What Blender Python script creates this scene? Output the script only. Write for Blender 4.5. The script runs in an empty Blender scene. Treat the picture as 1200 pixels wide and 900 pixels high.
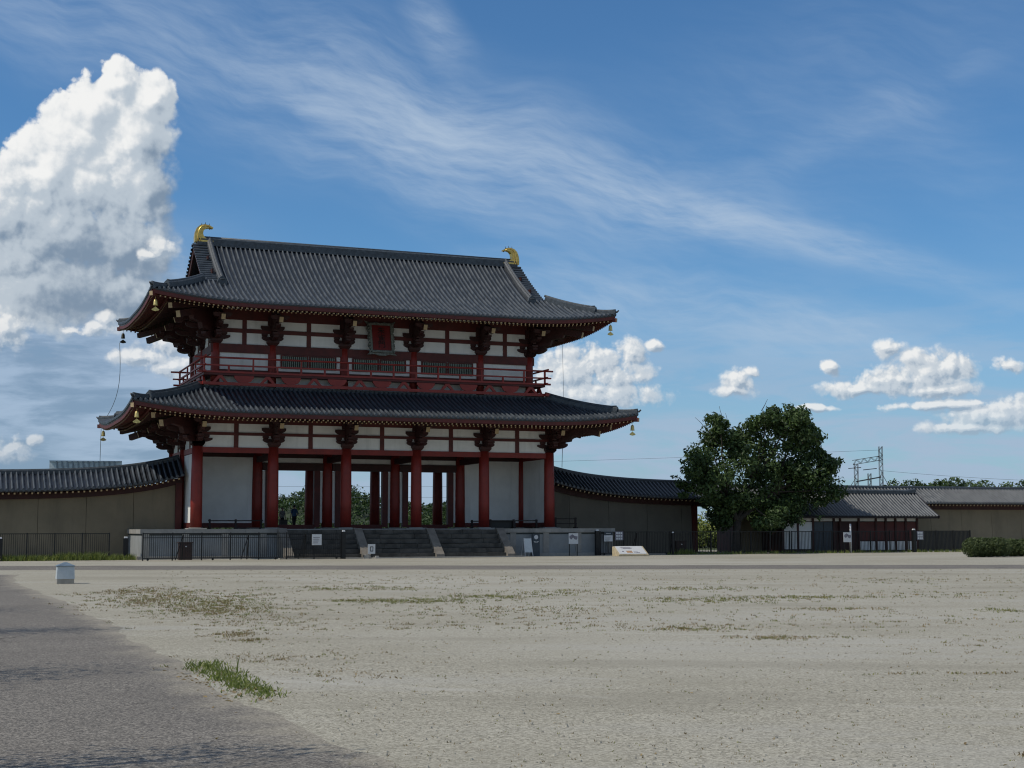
import bpy, math, random
from math import sin, cos, tan, pi, radians, degrees, atan2, asin, sqrt, exp, floor
rnd = random.Random(7)
sc = bpy.context.scene
COL = sc.collection

# ------------------------------------------------------------------ site frame
TH = 0.3840                      # the gate's facade runs TH to the right-and-back of the view
CX, CY = -20.6978, 93.3334       # foot of the facade's left corner column
CT, ST = cos(TH), sin(TH)
EYE = 1.86
def W(u, v, z=0.0):              # site coordinates (u along the facade, v behind it) -> world
    return (CX + u*CT - v*ST, CY + u*ST + v*CT, z)

# ------------------------------------------------------------------ camera
cam = bpy.data.cameras.new('camera'); co = bpy.data.objects.new('camera', cam); COL.objects.link(co)
cam.sensor_width = 36.0; cam.sensor_fit = 'HORIZONTAL'; cam.lens = 1664/1200*36
PITCH, ROLL = 0.1018, -0.0022
from mathutils import Matrix, Vector
co.matrix_world = Matrix.Translation((0, 0, EYE)) @ Matrix.Rotation(pi/2 + PITCH, 4, 'X') @ Matrix.Rotation(ROLL, 4, 'Z')
cam.clip_start = 0.1; cam.clip_end = 6000
sc.camera = co

# ------------------------------------------------------------------ sun, view
SUN_EL = radians(50)
sa = radians(1.5)                                    # a little to the front of the facade's own line
sl = (-cos(sa), -sin(sa))
sd = Vector((sl[0]*CT - sl[1]*ST, sl[0]*ST + sl[1]*CT, 0)); sd.z = tan(SUN_EL); sd.normalize()
sun = bpy.data.lights.new('sun', 'SUN'); sun.energy = 3.9; sun.angle = radians(0.55); sun.color = (1.0, 0.92, 0.79)
so = bpy.data.objects.new('sun', sun); COL.objects.link(so)
so.rotation_euler = (-sd).to_track_quat('-Z', 'Y').to_euler(); so.location = (0, 0, 80)
sc.view_settings.view_transform = 'Standard'; sc.view_settings.look = 'None'
sc.cycles.filter_width = 1.15
sc.view_settings.exposure = -0.42; sc.view_settings.gamma = 1.0; sc.view_settings.use_curve_mapping = False

# ------------------------------------------------------------------ node helper
class NT:
    def __init__(s, tree): s.t = tree; s.n = tree.nodes; s.l = tree.links
    def new(s, typ, **kw):
        n = s.n.new(typ)
        for k, v in kw.items(): setattr(n, k, v)
        return n
    def put(s, sock, val):
        if hasattr(val, 'is_linked') or isinstance(val, bpy.types.NodeSocket): s.l.new(val, sock)
        elif val is not None: sock.default_value = val
    def math(s, op, a, b=None, c=None, clamp=False):
        n = s.new('ShaderNodeMath', operation=op); n.use_clamp = clamp
        s.put(n.inputs[0], a)
        if b is not None: s.put(n.inputs[1], b)
        if c is not None: s.put(n.inputs[2], c)
        return n.outputs[0]
    def vec(s, op, a, b=None):
        n = s.new('ShaderNodeVectorMath', operation=op)
        s.put(n.inputs[0], a)
        if b is not None:
            if op == 'SCALE': s.put(n.inputs['Scale'], b)
            else: s.put(n.inputs[1], b)
        return n.outputs['Value'] if op in ('LENGTH', 'DOT_PRODUCT', 'DISTANCE') else n.outputs[0]
    def noise(s, v, scale, detail=3, rough=0.55, dim='3D', dist=0.0):
        n = s.new('ShaderNodeTexNoise', noise_dimensions=dim)
        s.put(n.inputs['Vector'], v); n.inputs['Scale'].default_value = scale
        n.inputs['Detail'].default_value = detail; n.inputs['Roughness'].default_value = rough
        n.inputs['Distortion'].default_value = dist
        return n.outputs['Fac'] if 'Fac' in n.outputs else n.outputs[0]
    def sstep(s, x, a, b, lo=0.0, hi=1.0):
        n = s.new('ShaderNodeMapRange', interpolation_type='SMOOTHSTEP')
        s.put(n.inputs['Value'], x); n.inputs['From Min'].default_value = a; n.inputs['From Max'].default_value = b
        n.inputs['To Min'].default_value = lo; n.inputs['To Max'].default_value = hi
        return n.outputs['Result']
    def mix(s, f, a, b, mode='MIX'):
        n = s.new('ShaderNodeMix', data_type='RGBA', blend_type=mode)
        s.put(n.inputs[0], f)
        for k, val in ((6, a), (7, b)):
            if isinstance(val, tuple) and len(val) == 3: val = val + (1,)
            s.put(n.inputs[k], val)
        return n.outputs[2]
    def xyz(s, x, y, z=0.0):
        n = s.new('ShaderNodeCombineXYZ')
        s.put(n.inputs[0], x); s.put(n.inputs[1], y); s.put(n.inputs[2], z); return n.outputs[0]
    def sep(s, v):
        n = s.new('ShaderNodeSeparateXYZ'); s.put(n.inputs[0], v); return n.outputs

# ------------------------------------------------------------------ sky: Nishita plus clouds by compass direction
def azel(x, y):                  # view direction of a photo pixel as (azimuth, elevation) in degrees
    a, b = (x-600)/1664, (y-450)/1664
    d = Vector((a, cos(PITCH) + b*sin(PITCH), sin(PITCH) - b*cos(PITCH))); d.normalize()
    return degrees(atan2(d.x, d.y)), degrees(asin(d.z))
DPP = 0.0344                     # degrees per photo pixel
world = bpy.data.worlds.new('World'); sc.world = world; world.use_nodes = True
wt = NT(world.node_tree); wt.n.clear()
tc = wt.new('ShaderNodeTexCoord')
dirv = tc.outputs['Generated']
dx, dy, dz = wt.sep(dirv)
AZ = wt.math('MULTIPLY', wt.math('ARCTAN2', dx, dy), 57.29578)
EL = wt.math('MULTIPLY', wt.math('ARCSINE', dz), 57.29578)
P = wt.xyz(AZ, EL)
sky = wt.new('ShaderNodeTexSky', sky_type='NISHITA')
sky.sun_disc = False; sky.sun_elevation = SUN_EL; sky.sun_rotation = atan2(sd.x, sd.y)
sky.air_density = 1.0; sky.dust_density = 0.6; sky.ozone_density = 2.5; sky.altitude = 60
SKYS = 0.125
BIG = [(140,96,34,34),(180,116,36,38),(108,128,48,48),(160,165,52,60),(85,165,50,56),(55,205,62,66),(125,215,78,66),(172,225,42,72),(15,250,70,66),(80,275,100,60),(150,290,70,60),(60,335,150,60),(-60,270,80,80),(140,345,85,44),(30,300,120,70)]
SMALL = [(190,288,22,14),(172,295,15,9),(112,384,36,11),(85,386,22,8),(125,375,17,12),(8,384,34,26),(-25,390,40,34),
 (668,438,56,44),(700,428,46,32),(738,414,28,22),(768,404,18,10),(720,440,60,26),(690,462,110,24),
 (868,448,28,22),(880,440,16,13),(860,458,30,10),(970,430,15,13),(1042,409,26,14),
 (1055,446,62,24),(1090,436,50,30),(1118,430,32,24),(1005,456,56,13),(1075,424,28,18),(1095,458,66,14),
 (1180,429,20,13),(955,479,30,5),
 (1160,490,74,20),(1195,483,50,22),(1100,476,84,8),(1135,502,80,11),
 (12,525,34,20),(40,515,14,9),(190,402,36,16),(165,418,50,14),(205,430,36,22)]
def cumulus_group(name, blobs, warp, ns, namp, seed):
    g = bpy.data.node_groups.new(name, 'ShaderNodeTree')
    g.interface.new_socket('P', in_out='INPUT', socket_type='NodeSocketVector')
    g.interface.new_socket('H', in_out='OUTPUT', socket_type='NodeSocketFloat')
    g.interface.new_socket('B', in_out='OUTPUT', socket_type='NodeSocketFloat')
    t = NT(g); gi = t.new('NodeGroupInput'); go = t.new('NodeGroupOutput')
    p0 = t.vec('ADD', gi.outputs[0], (seed, seed*.7, 0))
    wn = t.new('ShaderNodeTexNoise', noise_dimensions='2D'); t.put(wn.inputs['Vector'], p0)
    wn.inputs['Scale'].default_value = 0.8; wn.inputs['Detail'].default_value = 2
    w = t.vec('SCALE', t.vec('SUBTRACT', wn.outputs['Color'], (.5, .5, .5)), warp)
    p = t.vec('ADD', gi.outputs[0], w)
    cur = None
    for (x, y, rx, ry) in blobs:
        a, e = azel(x, y)
        q = t.vec('MULTIPLY', t.vec('SUBTRACT', p, (a, e, 0)), (1/(rx*DPP), 1/(ry*DPP), 0))
        h = t.math('SUBTRACT', 1.0, t.vec('LENGTH', q))
        cur = h if cur is None else t.math('SMOOTH_MAX', cur, h, 0.15)
    vo = t.new('ShaderNodeTexVoronoi', voronoi_dimensions='2D', feature='F1')
    t.put(vo.inputs['Vector'], t.vec('ADD', p0, t.vec('SCALE', w, .9)))
    vo.inputs['Scale'].default_value = ns*.62
    vo.inputs['Detail'].default_value = 2.4; vo.inputs['Roughness'].default_value = .45; vo.inputs['Lacunarity'].default_value = 2.7
    n1 = t.noise(p0, ns*.9, 6, .60, '2D')
    det = t.math('ADD', t.math('MULTIPLY', t.math('SUBTRACT', .22, t.math('MULTIPLY', vo.outputs['Distance'], vo.outputs['Distance'])), namp*.62),
                 t.math('MULTIPLY', t.math('SUBTRACT', n1, .5), namp*1.1))
    t.l.new(t.math('ADD', cur, det), go.inputs[0]); t.l.new(cur, go.inputs[1])
    return g
def use_group(g, p):
    n = wt.new('ShaderNodeGroup'); n.node_tree = g; wt.put(n.inputs[0], p); return n.outputs
def ramp3(f, lo, mid, hi):
    f = wt.math('MINIMUM', wt.math('MAXIMUM', f, 0.0), 1.0); n = wt.new('ShaderNodeValToRGB'); wt.put(n.inputs[0], f); e = n.color_ramp.elements
    n.color_ramp.interpolation = 'EASE'
    e[0].color = lo+(1,); e[1].color = hi+(1,); m_ = e.new(.5); m_.color = mid+(1,)
    return n.outputs[0]
def soft(x, y, rx, ry, p=None, inner=.2):
    a, e = azel(x, y)
    q = wt.vec('MULTIPLY', wt.vec('SUBTRACT', p or P, (a, e, 0)), (1/(rx*DPP), 1/(ry*DPP), 0))
    return wt.sstep(wt.vec('LENGTH', q), inner, 1.0, 1.0, 0.0)
# plain sky: Nishita, a little deeper blue
skc = wt.mix(1.0, sky.outputs[0], (0.55*SKYS, 0.90*SKYS, 1.15*SKYS), 'MULTIPLY')
# unseen dome behind and beside the camera, white added to neutralise light on the facade
c_rest = wt.mix(.40, skc, (.60, .63, .66))
# cirrus: soft bands filled with one fibrous texture
wob2 = wt.new('ShaderNodeTexNoise', noise_dimensions='2D'); wt.put(wob2.inputs['Vector'], P)
wob2.inputs['Scale'].default_value = .13; wob2.inputs['Detail'].default_value = 3; wob2.inputs['Roughness'].default_value = .5
PW2 = wt.vec('ADD', P, wt.vec('SCALE', wt.vec('SUBTRACT', wob2.outputs['Color'], (.5, .5, .5)), 2.2))
pw = wt.sep(PW2)
def rot(ang, fx, fy, seed):
    c, s_ = cos(radians(ang)), sin(radians(ang))
    qx = wt.math('ADD', wt.math('MULTIPLY', pw[0], c*fx), wt.math('MULTIPLY', pw[1], s_*fx))
    qy = wt.math('ADD', wt.math('MULTIPLY', pw[0], -s_*fy), wt.math('MULTIPLY', pw[1], c*fy))
    return wt.xyz(qx, qy, seed)
fib1 = wt.noise(rot(-24, .13, .62, 1.7), 1.0, 7, .62)
fib2 = wt.noise(rot(-8, .30, 1.9, 5.1), 1.0, 5, .62)
fib = wt.sstep(wt.math('ADD', wt.math('MULTIPLY', fib1, .6), wt.math('MULTIPLY', fib2, .4)), .30, .78)
ci = None
def band(x, y, ang, L, Wd, amt):
    a, e = azel(x, y); c, s_ = cos(radians(ang)), sin(radians(ang))
    px, py, _ = wt.sep(wt.vec('SUBTRACT', PW2, (a, e, 0)))
    qx = wt.math('ADD', wt.math('MULTIPLY', px, c/(L*DPP)), wt.math('MULTIPLY', py, s_/(L*DPP)))
    qy = wt.math('ADD', wt.math('MULTIPLY', px, -s_/(Wd*DPP)), wt.math('MULTIPLY', py, c/(Wd*DPP)))
    return wt.sstep(wt.vec('LENGTH', wt.xyz(qx, qy)), .0, 1.0, amt, 0.0)
for args in [(640,200,-15,560,100,.52), (850,256,-16,340,50,.48), (1060,318,-19,260,36,.38), (330,85,-13,480,150,.42), (520,150,-20,380,120,.36), (500,225,-24,260,70,.30),
             (830,372,-13,360,70,.50), (680,345,-8,240,60,.40), (520,22,-38,80,42,.62), (1010,140,24,240,34,.22), (60,25,-8,300,90,.34),
             (950,120,20,540,200,.16), (980,400,-10,280,40,.42), (1120,190,-40,240,70,.14)]:
    s_ = band(*args); ci = s_ if ci is None else wt.math('ADD', ci, s_)
ci = wt.math('MULTIPLY', ci, wt.math('ADD', wt.math('MULTIPLY', fib, 1.05), .14)); ci = wt.math('DIVIDE', ci, wt.math('ADD', 1.0, wt.math('MULTIPLY', ci, .32)))
# low haze and thin layers near the horizon
lay = wt.noise(wt.xyz(wt.math('MULTIPLY', AZ, .20), wt.math('MULTIPLY', EL, .95), 4.2), 1.0, 6, .6, '3D', .3)
lays = wt.sstep(lay, .38, .62)
lowm = wt.sstep(EL, .5, 12.0, 1.0, 0.0)
haze = wt.math('MULTIPLY', lowm, wt.math('ADD', .46, wt.math('MULTIPLY', lays, .58)))
leftm = wt.math('MULTIPLY', wt.sstep(AZ, -14.5, -8.0, 1.0, 0.0), wt.sstep(EL, 8.0, 13.5, 1.0, 0.0))
haze = wt.math('MINIMUM', wt.math('ADD', haze, wt.math('MULTIPLY', leftm, wt.math('ADD', .62, wt.math('MULTIPLY', lays, .28)))), .88)
hzc = wt.mix(wt.math('MULTIPLY', leftm, wt.math('SUBTRACT', 1.0, lays)), (.50, .64, .84), (.30, .43, .61))
c1 = wt.mix(haze, skc, hzc)
c2 = wt.mix(wt.math('MULTIPLY', ci, .9), c1, (.66, .80, .97))
# cumulus near the horizon
lx, ly = -.66, .75                                      # the sun stands high on the left
gS = cumulus_group('cloud_small', SMALL, .42, 1.7, .50, 11.7)
hS, bS = use_group(gS, P); hS1, bS1 = use_group(gS, wt.vec('ADD', P, (lx*.22, ly*.22, 0)))
aS = wt.math('MULTIPLY', wt.sstep(hS, -.04, .42), wt.sstep(EL, 2.2, 6.5, .55, 1.0))
litS = wt.math('ADD', wt.math('MULTIPLY', wt.math('SUBTRACT', hS, hS1), 1.4), .50)
smc = ramp3(litS, (.42, .53, .66), (.78, .85, .92), (1.18, 1.18, 1.16))
c3 = wt.mix(wt.math('MULTIPLY', aS, .93), c2, smc)
# the tower
gB = cumulus_group('cloud_tower', BIG, .50, 1.0, .36, 3.1)
hB, bB = use_group(gB, P); hB1, bB1 = use_group(gB, wt.vec('ADD', P, (lx*.34, ly*.34, 0)))
wob = wt.new('ShaderNodeTexNoise', noise_dimensions='2D'); wt.put(wob.inputs['Vector'], P)
wob.inputs['Scale'].default_value = .5; wob.inputs['Detail'].default_value = 4
PW = wt.vec('ADD', P, wt.vec('SCALE', wt.vec('SUBTRACT', wob.outputs['Color'], (.5, .5, .5)), 2.4))
under = wt.math('MAXIMUM', soft(115, 310, 200, 125, PW, .15), wt.math('MULTIPLY', soft(200, 230, 80, 130, PW, .1), .85))
edgeB = wt.math('MAXIMUM', under, 0.0)
aB = wt.math('DIVIDE', hB, wt.math('ADD', .15, wt.math('MULTIPLY', edgeB, .34))); aB = wt.sstep(aB, 0.0, 1.0)
litB = wt.math('SUBTRACT', wt.math('ADD', wt.math('MULTIPLY', wt.math('SUBTRACT', hB, hB1), 1.05), .74), wt.math('MULTIPLY', under, .56))
bgc = ramp3(litB, (.28, .38, .51), (.66, .75, .84), (1.22, 1.22, 1.20))
c4 = wt.mix(wt.math('MULTIPLY', aB, .97), c2, bgc)
c4 = wt.mix(wt.math('MULTIPLY', aS, .80), c4, smc)      # small bright puffs in front of the tower's base
def bgn(c):
    n = wt.new('ShaderNodeBackground'); wt.put(n.inputs['Color'], c); n.inputs['Strength'].default_value = 1.0; return n.outputs[0]
def mixs(f, a, b):
    n = wt.new('ShaderNodeMixShader'); wt.put(n.inputs[0], f); wt.l.new(a, n.inputs[1]); wt.l.new(b, n.inputs[2]); return n.outputs[0]
left_r = wt.math('LESS_THAN', AZ, -11.2)                # which clouds can lie in this part of the sky
low_r = wt.math('LESS_THAN', EL, 9.0)
front = wt.math('MULTIPLY', wt.sstep(wt.math('ABSOLUTE', AZ), 27.0, 36.0, 1.0, 0.0), wt.sstep(EL, 25.0, 36.0, 1.0, 0.0))
sh = mixs(front, bgn(c_rest), mixs(left_r, mixs(low_r, bgn(c2), bgn(c3)), bgn(c4)))
wo = wt.new('ShaderNodeOutputWorld'); wt.l.new(sh, wo.inputs['Surface'])
world.cycles.sampling_method = 'MANUAL'; world.cycles.sample_map_resolution = 512

# ------------------------------------------------------------------ materials
def mat(name, col, rough=.6, metal=0.0, var=0.15, scale=3.0, col2=None, bump=0.0, bscale=20.0, spec=.5, detail=4):
    m = bpy.data.materials.new(name); m.use_nodes = True
    t = NT(m.node_tree); b = t.n['Principled BSDF']
    b.inputs['Roughness'].default_value = rough; b.inputs['Metallic'].default_value = metal
    b.inputs['Specular IOR Level'].default_value = spec
    tcx = t.new('ShaderNodeTexCoord'); v = tcx.outputs['Object']
    n = t.noise(v, scale, detail, .6)
    if col2 is None: col2 = tuple(c*(1-var*2) for c in col); 
    f = t.sstep(n, .3, .7)
    t.put(b.inputs['Base Color'], t.mix(f, col2, col))
    if bump:
        bn = t.new('ShaderNodeBump'); bn.inputs['Strength'].default_value = bump; bn.inputs['Distance'].default_value = .02
        t.put(bn.inputs['Height'], t.noise(v, bscale, 4, .6)); t.l.new(bn.outputs[0], b.inputs['Normal'])
    return m
def weather(m, amt, tint, sc=(1.6, 1.6, .16), lo=.50, hi=.74):
    t = NT(m.node_tree); b = t.n['Principled BSDF']; src = b.inputs['Base Color'].links[0].from_socket
    v = t.new('ShaderNodeTexCoord').outputs['Object']
    n = t.noise(t.vec('MULTIPLY', v, sc), 1.0, 6, .65)
    t.put(b.inputs['Base Color'], t.mix(t.math('MULTIPLY', t.sstep(n, lo, hi), amt), src, tint))
    return m
def tile_mat(name, col):
    m = bpy.data.materials.new(name); m.use_nodes = True
    t = NT(m.node_tree); b = t.n['Principled BSDF']
    v = t.new('ShaderNodeTexCoord').outputs['Object']
    sn = t.new('ShaderNodeVectorMath', operation='SNAP'); t.put(sn.inputs[0], t.vec('ADD', v, (.165, .1, .04))); sn.inputs[1].default_value = (.33, .38, 40.0)
    wn = t.new('ShaderNodeTexWhiteNoise', noise_dimensions='3D'); t.put(wn.inputs['Vector'], sn.outputs[0])
    big = t.noise(v, .45, 4, .6)
    f = t.math('ADD', t.math('MULTIPLY', wn.outputs['Value'], .45), t.math('MULTIPLY', big, .75))
    c = t.mix(t.sstep(f, .15, 1.15), tuple(x*.72 for x in col), tuple(x*1.30 for x in col))
    t.put(b.inputs['Base Color'], c)
    t.put(b.inputs['Roughness'], t.sstep(wn.outputs['Value'], 0, 1, .34, .55))
    b.inputs['Specular IOR Level'].default_value = .6
    return m
M = {}
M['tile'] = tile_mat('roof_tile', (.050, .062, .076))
M['tile_pan_shade'] = tile_mat('roof_tile_pan_shade', (.013, .017, .025))  # pans coloured darker than the covers, standing in for shade in their hollows
M['tile_light'] = tile_mat('weathered_roof_tile', (.105, .113, .122)); M['tile_light_pan_shade'] = tile_mat('weathered_roof_tile_pan_shade', (.045, .05, .056))  # paler tile pair, its pans likewise darkened for shade
M['ridge'] = mat('ridge_tile', (.055, .07, .085), .5, scale=5, var=.25, bump=.3, bscale=9)
M['ridge_side'] = mat('descending_ridge', (.085, .094, .105), .55, scale=5, var=.2, bump=.3, bscale=9)
M['red'] = mat('vermilion_wood', (.235, .019, .011), .55, scale=1.3, var=.14)
M['rail_red'] = mat('railing_vermilion', (.30, .026, .016), .5, scale=2, var=.12)
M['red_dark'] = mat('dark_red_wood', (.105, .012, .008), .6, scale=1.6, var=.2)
M['red_deep_shaded'] = mat('shade_darkened_red_wood', (.048, .009, .007), .65, scale=1.6, var=.2)  # vermilion timber darkened to hold the under-eave shade; office boards share it
M['brown'] = mat('dark_brown_wood', (.022, .012, .010), .7, scale=2)
M['cream'] = mat('cream_end_paint', (.46, .34, .19), .6, scale=4, var=.12)
M['plaster'] = mat('white_plaster', (.80, .80, .78), .85, scale=.9, var=.05)
M['lattice'] = mat('green_lattice', (.25, .30, .25), .6, scale=4)
M['void'] = mat('painted_dark_opening', (.012, .012, .012), .9)
M['gold'] = mat('gilded_bronze', (.85, .58, .16), .32, metal=.75, scale=6, var=.18)
M['bell'] = mat('bell_gilt', (.72, .58, .22), .4, metal=.5, scale=9, var=.2)
M['bell_dark'] = mat('dark_bell_metal', (.04, .035, .02), .5, metal=.4)  # near-black metal, only for the upper eave's left rear bell
M['stone'] = mat('granite', (.30, .29, .27), .85, scale=1.5, var=.12, bump=.3, bscale=12)
M['stone_panel'] = mat('platform_stone', (.26, .275, .28), .85, scale=1.0, var=.10, bump=.2, bscale=12)
M['stone_shade'] = mat('painted_shadow_line', (.06, .07, .07), .9)
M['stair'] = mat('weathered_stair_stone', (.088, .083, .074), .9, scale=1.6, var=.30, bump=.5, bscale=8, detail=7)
M['ramp'] = mat('stair_ramp_stone', (.20, .18, .155), .85, scale=2.4, var=.16, bump=.4, bscale=10, detail=6)
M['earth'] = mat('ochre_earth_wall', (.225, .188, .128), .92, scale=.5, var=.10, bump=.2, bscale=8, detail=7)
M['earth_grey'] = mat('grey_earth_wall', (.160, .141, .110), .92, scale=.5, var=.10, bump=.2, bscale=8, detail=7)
M['iron'] = mat('black_iron', (.012, .012, .013), .45, metal=.3)
M['white'] = mat('white_paint', (.60, .61, .62), .5, scale=6, var=.05)
M['grey_white'] = mat('pale_blue_grey_panel', (.48, .53, .56), .5, scale=5, var=.06)
M['bluegrey'] = mat('blue_grey_metal', (.16, .22, .28), .45, metal=.2, scale=5)
M['navy'] = mat('dark_blue_panel', (.028, .045, .065), .4, scale=5)
M['mark'] = mat('dark_print', (.05, .05, .055), .6)
M['mark_grey'] = mat('purple_grey_print', (.20, .19, .23), .6)
M['orange'] = mat('tan_print', (.45, .28, .16), .6)
M['tan'] = mat('tan_sandstone', (.50, .42, .28), .85, scale=5, var=.12, bump=.4)
M['concrete'] = mat('concrete', (.36, .34, .30), .9, scale=6, var=.1, bump=.3, bscale=25)
M['plaque_red'] = mat('plaque_red', (.17, .012, .010), .5, scale=3)
M['plaque_frame'] = mat('plaque_frame', (.20, .215, .19), .6, scale=8, var=.3, bump=.5)
M['black'] = mat('black_lacquer', (.008, .008, .008), .5)
M['bark'] = mat('bark', (.06, .05, .04), .9, scale=6, var=.25, bump=.6, bscale=15)
M['steel'] = mat('grey_steel', (.09, .095, .10), .5, metal=.5)
M['cable'] = mat('grey_cable', (.10, .13, .15), .6)
M['bin'] = mat('brown_bin', (.045, .022, .018), .6)
M['skin'] = mat('skin', (.42, .26, .18), .6)
M['hair'] = mat('dark_hair', (.012, .010, .009), .6)
M['cloth_blue'] = mat('blue_shirt', (.04, .10, .20), .8)
M['cloth_dark'] = mat('dark_trousers', (.015, .016, .02), .85)
M['cloth_pale'] = mat('pale_patterned_top', (.30, .29, .28), .85, scale=14, var=.35)
M['slat'] = mat('pale_translucent_panel', (.62, .70, .74), .35)
weather(M['plaster'], .38, (.46, .46, .44)); weather(M['earth'], .5, (.10, .088, .066), (.9, .9, .12)); weather(M['earth_grey'], .5, (.075, .068, .056), (.9, .9, .12))
weather(M['red'], .45, (.13, .018, .013), (5, 5, .35)); weather(M['red_dark'], .45, (.05, .009, .007), (2, 2, 2))
weather(M['stone_panel'], .5, (.16, .165, .16), (1.2, 1.2, .3)); weather(M['stone'], .4, (.18, .17, .155), (2, 2, 1))
def leaf_mat(name, a, b, rough=.55):
    m = bpy.data.materials.new(name); m.use_nodes = True
    t = NT(m.node_tree); p = t.n['Principled BSDF']
    at = t.new('ShaderNodeAttribute'); at.attribute_name = 'tone'
    c = t.mix(at.outputs['Fac'], a, b)
    t.put(p.inputs['Base Color'], c); p.inputs['Roughness'].default_value = rough
    p.inputs['Specular IOR Level'].default_value = .35
    tr = t.new('ShaderNodeBsdfTranslucent'); t.put(tr.inputs['Color'], t.mix(1.0, c, (1.2, 1.3, .7), 'MULTIPLY'))
    mx = t.new('ShaderNodeMixShader'); mx.inputs[0].default_value = .22
    t.l.new(p.outputs[0], mx.inputs[1]); t.l.new(tr.outputs[0], mx.inputs[2])
    t.l.new(mx.outputs[0], t.n['Material Output'].inputs['Surface'])
    return m
M['leaf'] = leaf_mat('tree_leaf', (.016, .036, .012), (.095, .150, .045))
M['leaf_light'] = leaf_mat('light_leaf', (.06, .095, .025), (.15, .19, .06))
M['leaf_hedge'] = leaf_mat('hedge_leaf', (.024, .042, .014), (.10, .13, .045))
M['grass'] = leaf_mat('grass_blade', (.08, .095, .028), (.26, .26, .09))
M['grass_green'] = leaf_mat('fresh_grass_blade', (.045, .085, .02), (.25, .28, .07))
M['grass_dry'] = leaf_mat('dry_grass_blade', (.12, .085, .045), (.32, .24, .12))

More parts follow.
